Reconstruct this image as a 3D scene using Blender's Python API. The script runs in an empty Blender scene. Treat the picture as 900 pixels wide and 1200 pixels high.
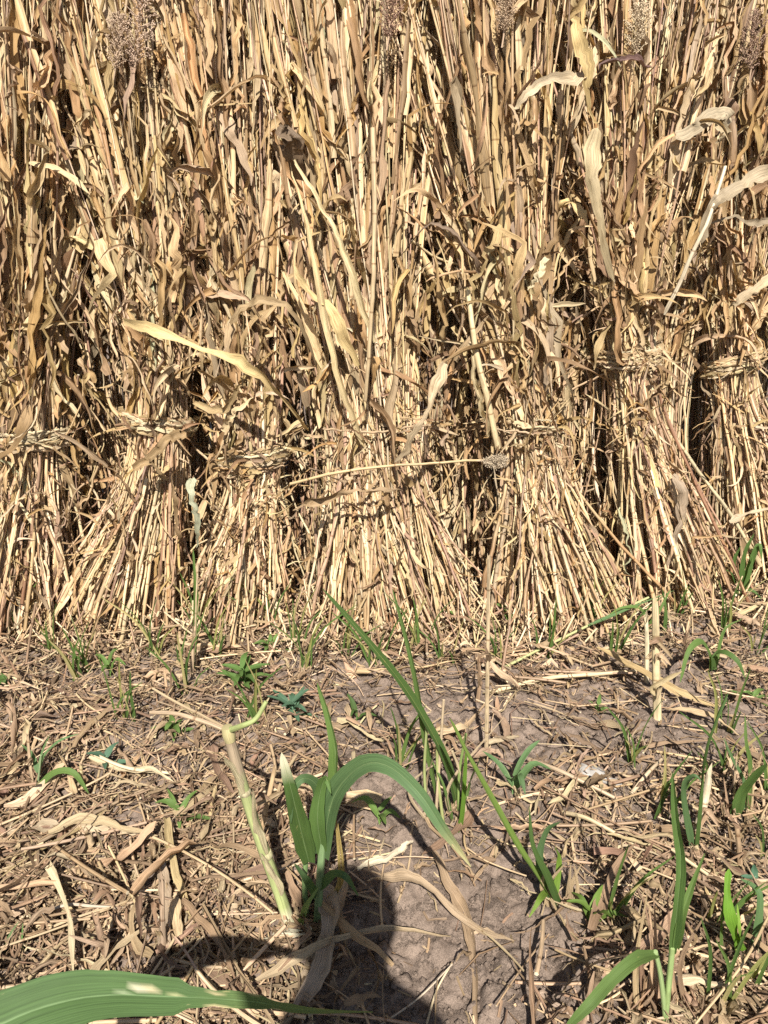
import bpy, math, random
import numpy as np
from mathutils import Vector

R = np.random.default_rng(11)
S = bpy.context.scene
COL = S.collection
PI = math.pi
V = lambda *a: np.array(a, float)

# ------------------------------------------------------------------ camera
CAMH, PITCH, F = 1.30, math.radians(20.0), 901.0
cP, sP = math.cos(PITCH), math.sin(PITCH)


def ray(u, v):
    a, b = (u - 450) / F, (v - 600) / F
    return V(a, cP - b * sP, -sP - b * cP)


def at(u, v, Y):
    d = ray(u, v)
    return V(0, 0, CAMH) + d * (Y / d[1])


def gnd(u, v, z=0.0):
    d = ray(u, v)
    return V(0, 0, CAMH) + d * ((z - CAMH) / d[2])


# ------------------------------------------------------------------ noise
_P = np.random.default_rng(5).permutation(512)
_RV = np.random.default_rng(6).random(512)


def vnoise(x, y):
    xi, yi = np.floor(x).astype(int), np.floor(y).astype(int)
    fx, fy = x - xi, y - yi
    fx, fy = fx * fx * (3 - 2 * fx), fy * fy * (3 - 2 * fy)
    h = lambda i, j: _RV[_P[(_P[i & 511] + j) & 511]]
    return (h(xi, yi) * (1 - fx) + h(xi + 1, yi) * fx) * (1 - fy) + (h(xi, yi + 1) * (1 - fx) + h(xi + 1, yi + 1) * fx) * fy


def fbm(x, y, o=4):
    s, a, t = 0, 1, 0
    for i in range(o):
        s = s + a * vnoise(x + 17 * i, y - 9 * i)
        t += a
        a *= .5
        x, y = x * 2.03, y * 2.03
    return s / t


def _cells(x, y, sc, seed):
    """distance to the border between clod cells (0 at the crack)"""
    x, y = x * sc, y * sc
    xi, yi = np.floor(x).astype(int), np.floor(y).astype(int)
    d1 = np.full(x.shape, 9.)
    d2 = np.full(x.shape, 9.)
    idv = np.zeros(x.shape)
    for i in (-1, 0, 1):
        for j in (-1, 0, 1):
            a, b = xi + i, yi + j
            k = _P[(_P[(a + seed) & 511] + b) & 511]
            px, py = a + _RV[k], b + _RV[(k + 101) & 511]
            d = np.hypot(x - px, y - py)
            n = d < d1
            d2 = np.where(n, d1, np.minimum(d2, d))
            idv = np.where(n, _RV[(k + 37) & 511], idv)
            d1 = np.where(n, d, d1)
    return d2 - d1, idv


def hgt_exact(x, y):
    x, y = np.asarray(x, float), np.asarray(y, float)
    wx = x + .05 * (fbm(x * 9, y * 9, 3) - .5)
    wy = y + .05 * (fbm(x * 9 + 40, y * 9, 3) - .5)
    h = .07 * (fbm(x * 2.2, y * 2.2, 3) - .5) + .030 * (fbm(x * 9, y * 9, 4) - .5) + .017 * (fbm(x * 38, y * 38, 4) - .5)
    e, i = _cells(wx, wy, 9, 3)
    h = h + .020 * np.clip(e * 3.2, 0, 1) ** .6 * (.2 + i) - .010
    e2, i2 = _cells(wx, wy, 26, 77)
    h = h + .010 * np.clip(e2 * 3, 0, 1) ** .6 * (.1 + i2) - .005 + .006 * (fbm(x * 95, y * 95, 2) - .5)
    m = np.clip((7 - np.hypot(x, y - 2)) / 3, 0, 1)
    return h * m


_gx, _gy = np.arange(-2.6, 2.6, .008), np.arange(.2, 4.2, .008)
_GH = hgt_exact(*np.meshgrid(_gx, _gy))


def hgt(x, y):
    x, y = np.asarray(x, float), np.asarray(y, float)
    a = np.clip((x + 2.6) / .008, 0, len(_gx) - 1.001)
    b = np.clip((y - .2) / .008, 0, len(_gy) - 1.001)
    i, j = a.astype(int), b.astype(int)
    f, g = a - i, b - j
    return (_GH[j, i] * (1 - f) + _GH[j, i + 1] * f) * (1 - g) + (_GH[j + 1, i] * (1 - f) + _GH[j + 1, i + 1] * f) * g


def H(x, y):
    return float(hgt(np.array([x]), np.array([y]))[0])


# ------------------------------------------------------------------ mesh builder
class MB:
    def __init__(s):
        s.v, s.q, s.t, s.c, s.u, s.n = [], [], [], [], [], 0

    def add(s, v, q, c, u, t=None):
        v = np.asarray(v, float)
        m = len(v)
        c = np.asarray(c, float)
        if c.ndim == 1:
            c = np.tile(c, (m, 1))
        s.v.append(v); s.c.append(c[:, :3]); s.u.append(np.asarray(u, float))
        if q is not None and len(q):
            s.q.append(np.asarray(q) + s.n)
        if t is not None and len(t):
            s.t.append(np.asarray(t) + s.n)
        s.n += m

    def merge(s, o):
        for v, c, u in zip(o.v, o.c, o.u):
            s.v.append(v); s.c.append(c); s.u.append(u)
        s.q += [q + s.n for q in o.q]
        s.t += [t + s.n for t in o.t]
        s.n += o.n

    def build(s, name, mat, parent=None, loc=None):
        v = np.concatenate(s.v)
        o0 = V(0, 0, 0)
        if loc is not None:
            o0 = np.asarray(loc, float)
        elif parent is not None:
            o0 = np.array(parent.location)
        v = v - o0
        q = np.concatenate(s.q) if s.q else np.zeros((0, 4), int)
        t = np.concatenate(s.t) if s.t else np.zeros((0, 3), int)
        me = bpy.data.meshes.new(name)
        me.vertices.add(len(v)); me.vertices.foreach_set('co', v.astype(np.float32).ravel())
        me.loops.add(q.size + t.size)
        me.loops.foreach_set('vertex_index', np.concatenate([q.ravel(), t.ravel()]).astype(np.int32))
        me.polygons.add(len(q) + len(t))
        ls = np.concatenate([np.arange(len(q)) * 4, q.size + np.arange(len(t)) * 3]).astype(np.int32)
        me.polygons.foreach_set('loop_start', ls)
        me.polygons.foreach_set('use_smooth', np.ones(len(ls), bool))
        me.update(calc_edges=True)
        c = np.concatenate(s.c)
        a = me.attributes.new('tint', 'FLOAT_COLOR', 'POINT')
        a.data.foreach_set('color', np.concatenate([c, np.ones((len(c), 1))], 1).astype(np.float32).ravel())
        b = me.attributes.new('uvw', 'FLOAT_VECTOR', 'POINT')
        b.data.foreach_set('vector', np.concatenate(s.u).astype(np.float32).ravel())
        me.materials.append(mat)
        ob = bpy.data.objects.new(name, me)
        COL.objects.link(ob)
        if parent is not None:
            ob.parent = parent
        elif loc is not None:
            ob.location = loc
        return ob


def unit(a):
    return a / np.maximum(np.linalg.norm(a, axis=-1, keepdims=True), 1e-9)


def spline(pts, n):
    p = np.asarray(pts, float)
    if len(p) == 2:
        t = np.linspace(0, 1, n)[:, None]
        return p[0] * (1 - t) + p[1] * t
    e = np.concatenate([[2 * p[0] - p[1]], p, [2 * p[-1] - p[-2]]])
    k = len(p) - 1
    tt = np.linspace(0, k - 1e-6, n)
    i = tt.astype(int)
    f = (tt - i)[:, None]
    a, b, c, d = e[i], e[i + 1], e[i + 2], e[i + 3]
    return .5 * (2 * b + (c - a) * f + (2 * a - 5 * b + 4 * c - d) * f ** 2 + (3 * b - a - 3 * c + d) * f ** 3)


def tangents(P):
    return unit(np.gradient(P, axis=0))


def arclen(P):
    return np.concatenate([[0], np.cumsum(np.linalg.norm(np.diff(P, axis=0), axis=1))])


def tube(mb, P, rad, tint, sides=6, cap=None, flat=1.0):
    P = np.asarray(P, float)
    n = len(P)
    rad = np.broadcast_to(np.asarray(rad, float), (n,))
    T = tangents(P)
    ref = V(0.31, 0.9, .11) if abs(T[0] @ V(0.31, .9, .11)) < .85 else V(1, .1, .2)
    A = unit(np.cross(T, ref)); B = np.cross(T, A)
    th = np.arange(sides) * 2 * PI / sides + R.random() * 6
    ring = P[:, None] + rad[:, None, None] * (np.cos(th)[None, :, None] * A[:, None] + flat * np.sin(th)[None, :, None] * B[:, None])
    i = np.arange(n - 1)[:, None] * sides
    j = np.arange(sides)[None]
    q = np.stack([i + j, i + (j + 1) % sides, i + sides + (j + 1) % sides, i + sides + j], -1).reshape(-1, 4)
    L = arclen(P)
    rnd = R.random()
    u = np.stack(np.broadcast_arrays(np.sin(th)[None] * .5 + .5, L[:, None], np.full((1, 1), rnd)), -1).reshape(-1, 3)
    tint = np.asarray(tint, float)
    c = np.repeat(tint, sides, 0) if tint.ndim == 2 else np.tile(tint, (n * sides, 1))
    mb.add(ring.reshape(-1, 3), q, c, u)
    for k, w in (() if cap is False else ((0, -1), (n - 1, 1))):
        cc = cap if cap is not None else (c[0] * 1.05)
        v = np.concatenate([ring[k], [P[k] + T[k] * w * rad[k] * .15]])
        f = [(a, (a + 1) % sides, sides) if w > 0 else ((a + 1) % sides, a, sides) for a in range(sides)]
        mb.add(v, None, np.asarray(cc), np.tile(V(.5, 0, rnd), (sides + 1, 1)), f)


def ribbon(mb, P, W, tint, face=(0, -1, .4), fold=.25, curl=0., twist=0., roll=0., wav=.12, m=5, mid=None, edge=None):
    """a leaf: P midline, W half width, FACE the way its upper side looks, FOLD the V of its midrib, TWIST total turn"""
    P = np.asarray(P, float)
    n = len(P)
    T = tangents(P)
    N0 = np.asarray(face, float)
    N = N0 - T * (T @ N0)[:, None]
    bad = np.linalg.norm(N, axis=1) < .05
    N[bad] = np.cross(T[bad], V(1, 0, 0))
    N = unit(N)
    B = np.cross(T, N)
    t = np.linspace(0, 1, n)
    ang = roll + twist * t + (.25 * wav / .12) * np.sin(t * R.uniform(4, 9) + R.uniform(0, 6))
    ca, sa = np.cos(ang)[:, None], np.sin(ang)[:, None]
    N, B = N * ca + B * sa, B * ca - N * sa
    W = np.broadcast_to(np.asarray(W, float), (n,))
    W = W * (1 + wav * 1.1 * np.sin(t * R.uniform(6, 16) + R.uniform(0, 6)) + R.normal(0, wav * .35, n))
    s = np.linspace(-1, 1, m)
    if mid is not None:
        s = V(-1, -.62, -.28, -.055, 0, .055, .28, .62, 1)
        m = 9
    lift = fold * np.abs(s)[None] + curl * (s ** 2)[None] * np.ones((n, 1))
    ph = R.uniform(0, 6, 2)
    k = R.uniform(10, 22)
    lift = lift + wav * np.abs(s)[None] * np.where(s < 0, np.sin(t * k + ph[0])[:, None], np.sin(t * k * 1.1 + ph[1])[:, None])
    lift = lift + R.normal(0, wav * .35, (n, m))
    sw = s[None] / np.sqrt(1 + (fold + curl * np.abs(s)[None]) ** 2) + R.normal(0, wav * .12, (n, m))
    v = P[:, None] + W[:, None, None] * (sw[..., None] * B[:, None] + lift[..., None] * N[:, None])
    i = np.arange(n - 1)[:, None] * m
    j = np.arange(m - 1)[None]
    q = np.stack([i + j, i + j + 1, i + m + j + 1, i + m + j], -1).reshape(-1, 4)
    L = arclen(P)
    u = np.stack(np.broadcast_arrays(s[None] * .5 + .5, L[:, None], np.full((1, 1), R.random())), -1).reshape(-1, 3)
    tint = np.asarray(tint, float)
    c = np.repeat(tint[:, None], m, 1) if tint.ndim == 2 else np.tile(tint, (n, m, 1))
    c = c.copy()
    if mid is not None:
        c[:, m // 2] = .2 * c[:, m // 2] + .8 * np.asarray(mid)
    if edge is not None:
        c[:, 0] = c[:, -1] = edge
    mb.add(v.reshape(-1, 3), q, c.reshape(-1, 3), u)


# ------------------------------------------------------------------ materials
def nodes(name):
    m = bpy.data.materials.new(name)
    m.use_nodes = True
    t = m.node_tree
    for n in list(t.nodes):
        t.nodes.remove(n)
    N = lambda k, **kw: _n(t, k, kw)
    L = lambda a, b: t.links.new(a, b)
    return m, N, L


def _n(t, k, kw):
    n = t.nodes.new(k)
    for a, b in kw.items():
        if a.startswith('i_'):
            n.inputs[a[2:].replace('_', ' ')].default_value = b
        elif a.startswith('x'):
            n.inputs[int(a[1:])].default_value = b
        else:
            setattr(n, a, b)
    return n


def plant_mat(name, rough, spec, transl, streak=(.62, 1.18), sfreq=26., spots=.45, bump=.5, tcol=(1, 1, 1), spotcol=(.46, .40, .33), joints=False, lim=(.52, .74)):
    m, N, L = nodes(name)
    at_ = N('ShaderNodeAttribute', attribute_name='tint')
    uv = N('ShaderNodeAttribute', attribute_name='uvw')
    sc = N('ShaderNodeVectorMath', operation='MULTIPLY')
    sc.inputs[1].default_value = (sfreq, 9., 60.)
    L(uv.outputs['Vector'], sc.inputs[0])
    n1 = N('ShaderNodeTexNoise', i_Scale=1., i_Detail=3., i_Roughness=.6)
    L(sc.outputs[0], n1.inputs['Vector'])
    mr = N('ShaderNodeMapRange', x1=.3, x2=.7, x3=streak[0], x4=streak[1])
    L(n1.outputs['Fac'], mr.inputs[0])
    mul = N('ShaderNodeVectorMath', operation='SCALE')
    L(at_.outputs['Color'], mul.inputs[0]); L(mr.outputs[0], mul.inputs['Scale'])
    # blotches: weathered, mildewed patches
    s2 = N('ShaderNodeVectorMath', operation='MULTIPLY')
    s2.inputs[1].default_value = (4., 26., 91.)
    L(uv.outputs['Vector'], s2.inputs[0])
    n2 = N('ShaderNodeTexNoise', i_Scale=1., i_Detail=4., i_Roughness=.65)
    L(s2.outputs[0], n2.inputs['Vector'])
    m2 = N('ShaderNodeMapRange', x1=lim[0], x2=lim[1], x3=0., x4=spots)
    L(n2.outputs['Fac'], m2.inputs[0])
    mx = N('ShaderNodeMix', data_type='RGBA', blend_type='MULTIPLY')
    mx.inputs['B'].default_value = (*spotcol, 1)
    # MixRGB sockets of the colour kind
    L(m2.outputs[0], mx.inputs[0]); L(mul.outputs[0], mx.inputs[6]); mx.inputs[7].default_value = (*spotcol, 1)
    colour = mx.outputs[2]
    if joints:   # the darker rings where the cane is jointed
        sx = N('ShaderNodeSeparateXYZ')
        L(uv.outputs['Vector'], sx.inputs[0])
        k1 = N('ShaderNodeMath', operation='MULTIPLY_ADD', x1=7.3)
        L(sx.outputs['Y'], k1.inputs[0]); L(sx.outputs['Z'], k1.inputs[2])
        k2 = N('ShaderNodeMath', operation='FRACT')
        L(k1.outputs[0], k2.inputs[0])
        k3 = N('ShaderNodeMapRange', x1=.02, x2=.055, x3=.75, x4=0.)
        L(k2.outputs[0], k3.inputs[0])
        m3 = N('ShaderNodeMix', data_type='RGBA', blend_type='MULTIPLY')
        L(k3.outputs[0], m3.inputs[0]); L(colour, m3.inputs[6]); m3.inputs[7].default_value = (.42, .32, .24, 1)
        colour = m3.outputs[2]
    p = N('ShaderNodeBsdfPrincipled', i_Roughness=rough)
    p.inputs['Specular IOR Level'].default_value = spec
    L(colour, p.inputs['Base Color'])
    bp = N('ShaderNodeBump', i_Strength=bump, i_Distance=.0012)
    L(n1.outputs['Fac'], bp.inputs['Height']); L(bp.outputs[0], p.inputs['Normal'])
    out = N('ShaderNodeOutputMaterial')
    if transl:
        tr = N('ShaderNodeBsdfTranslucent')
        tm = N('ShaderNodeMix', data_type='RGBA', blend_type='MULTIPLY', x0=1.)
        L(mx.outputs[2], tm.inputs[6]); tm.inputs[7].default_value = (*tcol, 1)
        L(tm.outputs[2], tr.inputs['Color'])
        ms = N('ShaderNodeMixShader', x0=transl)
        L(p.outputs[0], ms.inputs[1]); L(tr.outputs[0], ms.inputs[2]); L(ms.outputs[0], out.inputs[0])
    else:
        L(p.outputs[0], out.inputs[0])
    return m


M_STALK = plant_mat('dry_stalk', .52, .38, 0, (.50, 1.22), 10., .75, .6, joints=True)
M_LEAF = plant_mat('dry_leaf', .62, .28, .15, (.45, 1.28), 34., .75, .9, (1, .86, .62))
M_GREEN = plant_mat('green_leaf', .6, .22, .30, (.70, 1.2), 30., .8, .45, (1.25, 1.35, .5), (3.2, 1.9, 2.6), lim=(.68, .73))
M_STEM = plant_mat('green_stem', .5, .4, 0, (.6, 1.2), 16., .6, .5)
M_HEAD = plant_mat('seed_head', .8, .15, 0, (.7, 1.2), 6., .4, .2)


def soil_mat():
    m, N, L = nodes('soil')
    g = N('ShaderNodeNewGeometry')
    n1 = N('ShaderNodeTexNoise', i_Scale=3.2, i_Detail=6., i_Roughness=.6)
    n2 = N('ShaderNodeTexNoise', i_Scale=55., i_Detail=5., i_Roughness=.7)
    n3 = N('ShaderNodeTexNoise', i_Scale=420., i_Detail=3., i_Roughness=.7)
    for n in (n1, n2, n3):
        L(g.outputs['Position'], n.inputs['Vector'])
    r = N('ShaderNodeValToRGB')
    r.color_ramp.elements[0].position, r.color_ramp.elements[0].color = .32, (.145, .106, .080, 1)
    r.color_ramp.elements[1].position, r.color_ramp.elements[1].color = .7, (.285, .215, .165, 1)
    a = N('ShaderNodeMix', data_type='FLOAT', x0=.5)
    L(n1.outputs['Fac'], a.inputs[2]); L(n2.outputs['Fac'], a.inputs[3])
    L(a.outputs[0], r.inputs[0])
    mr = N('ShaderNodeMapRange', x1=.3, x2=.7, x3=.55, x4=1.32)
    L(n3.outputs['Fac'], mr.inputs[0])
    sc = N('ShaderNodeVectorMath', operation='SCALE')
    L(r.outputs[0], sc.inputs[0]); L(mr.outputs[0], sc.inputs['Scale'])
    p = N('ShaderNodeBsdfPrincipled', i_Roughness=.9)
    p.inputs['Specular IOR Level'].default_value = .2
    L(sc.outputs[0], p.inputs['Base Color'])
    wv = N('ShaderNodeTexVoronoi', feature='DISTANCE_TO_EDGE', i_Scale=15.)
    wa = N('ShaderNodeVectorMath', operation='ADD')
    ws = N('ShaderNodeVectorMath', operation='SCALE'); ws.inputs['Scale'].default_value = .09
    L(n2.outputs['Color'], ws.inputs[0]); L(g.outputs['Position'], wa.inputs[0]); L(ws.outputs[0], wa.inputs[1])
    L(wa.outputs[0], wv.inputs['Vector'])
    cr = N('ShaderNodeMapRange', x1=0., x2=.08, x3=0., x4=1.)
    L(wv.outputs['Distance'], cr.inputs[0])
    b1 = N('ShaderNodeBump', i_Strength=.7, i_Distance=.004)
    L(cr.outputs[0], b1.inputs['Height'])
    b2 = N('ShaderNodeBump', i_Strength=.7, i_Distance=.004)
    L(n2.outputs['Fac'], b2.inputs['Height']); L(b1.outputs[0], b2.inputs['Normal'])
    b3 = N('ShaderNodeBump', i_Strength=.9, i_Distance=.002)
    L(n3.outputs['Fac'], b3.inputs['Height']); L(b2.outputs[0], b3.inputs['Normal'])
    L(b3.outputs[0], p.inputs['Normal'])
    o = N('ShaderNodeOutputMaterial')
    L(p.outputs[0], o.inputs[0])
    return m


M_SOIL = soil_mat()


def plain_mat(name, col, rough=.8):
    m, N, L = nodes(name)
    g = N('ShaderNodeNewGeometry')
    n = N('ShaderNodeTexNoise', i_Scale=60., i_Detail=4.)
    L(g.outputs['Position'], n.inputs['Vector'])
    mr = N('ShaderNodeMapRange', x1=.3, x2=.7, x3=.75, x4=1.15)
    L(n.outputs['Fac'], mr.inputs[0])
    sc = N('ShaderNodeVectorMath', operation='SCALE')
    sc.inputs[0].default_value = col
    L(mr.outputs[0], sc.inputs['Scale'])
    p = N('ShaderNodeBsdfPrincipled', i_Roughness=rough)
    L(sc.outputs[0], p.inputs['Base Color'])
    bp = N('ShaderNodeBump', i_Strength=.5, i_Distance=.003)
    L(n.outputs['Fac'], bp.inputs['Height']); L(bp.outputs[0], p.inputs['Normal'])
    o = N('ShaderNodeOutputMaterial')
    L(p.outputs[0], o.inputs[0])
    return m


# ------------------------------------------------------------------ tagging
def tag(o, label=None, cat=None, group=None, kind=None):
    if label: o['label'] = label
    if cat: o['category'] = cat
    if group: o['group'] = group
    if kind: o['kind'] = kind
    return o


def thing(name, loc, label, cat, group=None):
    o = bpy.data.objects.new(name, None)
    COL.objects.link(o)
    o.location = loc
    o.empty_display_size = .1
    return tag(o, label, cat, group)


# ------------------------------------------------------------------ colours (real, diffuse)
STALK_PAL = [(.64, .51, .30), (.60, .46, .25), (.68, .57, .36), (.58, .44, .25), (.50, .37, .21), (.42, .29, .18), (.66, .54, .34), (.36, .24, .15), (.62, .48, .26)]
LEAF_PAL = [(.50, .36, .17), (.54, .40, .20), (.60, .47, .26), (.44, .29, .12), (.38, .25, .115), (.34, .23, .115), (.48, .36, .19), (.28, .185, .10), (.38, .29, .18), (.27, .18, .092), (.44, .31, .15), (.56, .43, .24), (.60, .48, .28)]
LIT_PAL = [(.40, .30, .18), (.48, .37, .22), (.33, .235, .14), (.27, .185, .115), (.36, .26, .16), (.21, .148, .095), (.56, .45, .28), (.44, .34, .215), (.25, .178, .11)]


def pal(p, lo=.82, hi=1.12):
    return np.array(p[R.integers(len(p))]) * (V(1.03, .965, .96) if p is not LIT_PAL else V(1.0, .935, .91)) * R.uniform(lo, hi) * (1 + R.normal(0, .03, 3))


# ------------------------------------------------------------------ sheaves
def leafwidth(n, w, base=.45, p=.75):
    t = np.linspace(0, 1, n)
    return w * np.minimum(base + t * 3.5, 1) * np.maximum((1 - t), 0) ** p + .0008


def sheaf(label, base, rb, tie, rt, top, rtop, n_st, n_lf, n_part_st, n_part_lf, bits=160, tie_kind='twist', heads=2, group='sheaves standing in the front row', lift=.0, tint=1.0, lowleaf=.12, spread=1.0):
    base, tie, top = map(np.array, (base, tie, top))
    g0 = H(base[0], base[1])
    root = thing('sorghum_sheaf', (base[0], base[1], g0), label, 'sheaf', group)
    stalks = []
    NL = 13
    for k in range(n_st):
        th = R.uniform(0, 2 * PI)
        if R.random() < .66:
            th = -PI / 2 + R.normal(0, .85)      # most of what is modelled is the side that shows
        r = math.sqrt(R.uniform(.15, 1))
        d = V(math.cos(th), math.sin(th), 0)
        jb = R.normal(0, .28, 2) if R.random() < .88 else R.normal(0, .55, 2)
        bt = base + V((r * d[0] * spread + jb[0]) * rb[0] * .9, (r * d[1] + jb[1]) * rb[1], 0)
        bt[2] = H(bt[0], bt[1]) + max(0, R.normal(.015, .03)) + lift * R.random() + (0.16 * R.random() if R.random() < .35 else 0)
        tp = tie + V(r * d[0] * rt[0] * .93, r * d[1] * rt[1] * .93, 0)
        jt = R.normal(0, .32, 2)
        tq = top + V((r * d[0] + jt[0]) * rtop[0], (r * d[1] + jt[1]) * rtop[1], R.normal(-.05, .17))
        dirT = unit(.55 * unit(tq - tp) + .45 * unit(tp - bt))
        l1, l2 = np.linalg.norm(tp - bt), np.linalg.norm(tq - tp)
        s = np.linspace(0, 1, NL)[:, None]
        hm = lambda a, b, ta, tb: (2 * s ** 3 - 3 * s ** 2 + 1) * a + (s ** 3 - 2 * s ** 2 + s) * ta + (-2 * s ** 3 + 3 * s ** 2) * b + (s ** 3 - s ** 2) * tb
        outw = unit(tp - bt + V(0, 0, 0))
        lo = hm(bt, tp, outw * l1, dirT * l1)
        s = np.linspace(0, 1, 14)[:, None]
        hi = hm(tp, tq, dirT * l2, unit(tq - tp + R.normal(0, .12, 3)) * l2)
        P = np.concatenate([lo[:-1], hi])
        w = np.cumsum(R.normal(0, 1, (len(P), 3)), 0)
        w -= np.linspace(0, 1, len(P))[:, None] * w[-1]
        P = P + w * np.array([.0032, .0024, .0008])
        if R.random() < .3:      # snapped or bowed below the band
            a = R.integers(2, NL - 3)
            off = V(R.normal(0, .022), -abs(R.normal(0, .014)), 0)
            P[1:NL - 1] += off * np.maximum(0, 1 - np.abs(np.arange(1, NL - 1) - a) / R.uniform(2, 5))[:, None]
        rad = R.choice([R.uniform(.0022, .0042), R.uniform(.0036, .0070)], p=[.55, .45]) * np.linspace(1.05, .5, len(P)) * (1 + .14 * (R.random(len(P)) < .25))
        stalks.append((P, rad, d, r, pal(STALK_PAL) * tint))
    order = sorted(range(n_st), key=lambda k: stalks[k][2][1] * stalks[k][3] + .0 * R.random())
    mass = MB()
    for rank, k in enumerate(order):
        P, rad, d, r, c = stalks[k]
        mb = MB()
        cc = np.tile(c, (len(P), 1)) * np.clip(1 + np.cumsum(R.normal(0, .05, (len(P), 1)), 0), .7, 1.2)
        if R.random() < .22:   # a weathered, purplish lower stem
            cc[:R.integers(4, NL)] *= np.array([.72, .63, .57])
        cc[:2] *= np.array([.85, .80, .74])
        tube(mb, P, rad, cc, 6, cap=(.62, .54, .38), flat=R.uniform(.65, 1))
        # a dry leaf sheath still wrapped on part of the stalk
        for rep_ in range(2):
            if R.random() < .72:
                a = R.integers(NL, len(P) - 5)
                b = min(a + R.integers(2, 5), len(P) - 1)
                Q = spline(P[a:b + 1], 9) + np.cumsum(R.normal(0, .0024, (9, 3)), 0)
                ww = np.linspace(.010, .007, 9) * R.uniform(.6, 1.7)
                ww[-2:] *= [.8, .4]
                ribbon(mb, Q + d * .004, ww, pal(LEAF_PAL) * tint * 1.08, face=d + V(R.normal(0, .3), -.3, .05), fold=-R.uniform(.1, .8), curl=-.2, m=5, wav=.2)
        for rep_ in range(R.integers(0, 3)):     # a shred peeling off the lower stem
            a = R.integers(0, NL - 4)
            Q = spline(P[a:a + R.integers(2, 5) + 1], 7) + np.cumsum(R.normal(0, .003, (7, 3)), 0)
            ribbon(mb, Q + d * .005, R.uniform(.002, .006), pal(STALK_PAL if R.random() < .5 else LEAF_PAL) * tint, face=d + V(0, -.3, .05), fold=R.uniform(-.8, .8), m=3, wav=.2)
        if rank < n_part_st:
            mb.build('stalk', M_STALK, root)
        else:
            mass.merge(mb)
    if mass.n:
        tag(mass.build('stalk_filling', M_STALK, root), kind='stuff')
    # leaves
    leaves = []
    for k in range(n_lf):
        P, rad, d, r, c = stalks[order[int(min(R.random() ** 1.4, .999) * n_st)]]
        low = R.random() < lowleaf
        i = R.integers(2, NL - 2) if low else R.integers(NL, len(P) - 2)
        T = tangents(P)[i]
        out = unit(d * R.uniform(.3, 1.) + V(0, -.55, 0) + V(R.normal(0, .35), 0, 0))
        Ln = R.uniform(.08, .26) if low else (R.uniform(.08, .24) if R.random() < .3 else R.uniform(.2, .58))
        mode = R.random()
        nn = 16
        w = R.uniform(.004, .010) if low else R.choice([R.uniform(.004, .010), R.uniform(.009, .021)], p=[.3, .7])
        if mode < .66:      # lies along the stalks, crumpled
            L0 = arclen(P)
            sgn = -1 if (R.random() < .3) else 1
            t_ = np.linspace(0, 1, nn + 1)
            sv = np.clip(L0[i] + sgn * t_ * Ln, L0[0] + .05 if low else L0[NL - 1] + .02, L0[NL - 1] - .02 if low else L0[-1])
            Q = np.stack([np.interp(sv, L0, P[:, a]) for a in range(3)], 1)
            Q = Q + out * (.008 + R.uniform(0, .045) * t_ ** R.uniform(.6, 2))[:, None] + unit(np.cross(T, out)) * (R.normal(0, .06) * t_)[:, None]
            cr_ = np.cumsum(R.normal(0, .0042, (nn + 1, 3)), 0)
            Q = Q + cr_ * V(1, .8, .5) * (1 + 1.2 * (R.random() < .4))
        else:
            p = P[i] + out * .006
            D = unit(T * (1 if mode < .9 else -.9) + out * R.uniform(.02, .3) + R.normal(0, .12, 3))
            g = R.uniform(0, .25)
            kink = R.integers(3, nn)
            Q = [p]
            st = Ln / nn * (.8 if mode < .9 else .6)
            for a in range(nn):
                D = unit(D + V(0, 0, -1) * g * (a / nn) * 1.4 + R.normal(0, .11, 3))
                if a == kink:
                    D = unit(V(R.normal(0, .6), -.25 + R.normal(0, .2), R.uniform(-1, .2)) + D * .3)
                p = p + D * st
                Q.append(p)
            Q = np.array(Q)
        Q[:, 2] = np.maximum(Q[:, 2], .02)
        col = pal(LEAF_PAL) * tint
        if R.random() < .012:
            col = V(.46, .44, .26)
        cc = np.tile(col, (nn + 1, 1)) * np.linspace(R.uniform(.9, 1.2), R.uniform(.7, 1.15), nn + 1)[:, None]
        leaves.append((Q, leafwidth(nn + 1, w, R.uniform(.3, .8), R.uniform(.35, .8)), cc, out, P[i][1] - .3 * Ln * w * 50))
    leaves.sort(key=lambda l: l[4])
    mass = MB()
    for rank, (Q, w, cc, out, _) in enumerate(leaves):
        mb = MB()
        ribbon(mb, Q, w, cc, face=out + V(0, 0, .3), fold=R.choice([R.uniform(.05, .4), R.uniform(.5, 1.3)]), curl=R.uniform(-.3, .5), twist=R.normal(0, .9), roll=R.normal(0, .5), wav=R.uniform(.12, .34))
        if rank < n_part_lf:
            mb.build('leaf', M_LEAF, root)
        else:
            mass.merge(mb)
    # shredded leaf fibres and broken bits caught in the sheaf
    for k in range(bits):
        P, rad, d, r, c = stalks[order[int(R.random() ** 1.3 * n_st * .8)]]
        i = R.integers(0, 15)
        if i in (10, 11, 12) and tie_kind in ('twist', 'thick', 'flat') and R.random() < .85:
            continue
        p = P[i] + (P[i + 1] - P[i]) * R.random() + unit(d + V(0, -.6, 0)) * R.uniform(.0, .022)
        D = unit(tangents(P)[i] * R.choice([1, -1]) + R.normal(0, .38, 3))
        Ln = R.uniform(.03, .19)
        Q = [p]
        t2 = R.normal(0, .14, 3)
        for a in range(6):
            D = unit(D + t2 + R.normal(0, .1, 3))
            Q.append(Q[-1] + D * Ln / 6)
        Q = np.array(Q)
        Q[:, 2] = np.maximum(Q[:, 2], .01)
        ribbon(mass, Q, leafwidth(7, R.uniform(.0014, .0065), .6, .6), pal(LEAF_PAL if R.random() < .6 else STALK_PAL) * tint, face=d + V(0, -.5, .4), fold=R.uniform(0, .8), wav=.2, m=3, twist=R.normal(0, 1.5))
    tag(mass.build('dry_leaves', M_LEAF, root), kind='stuff')
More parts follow.
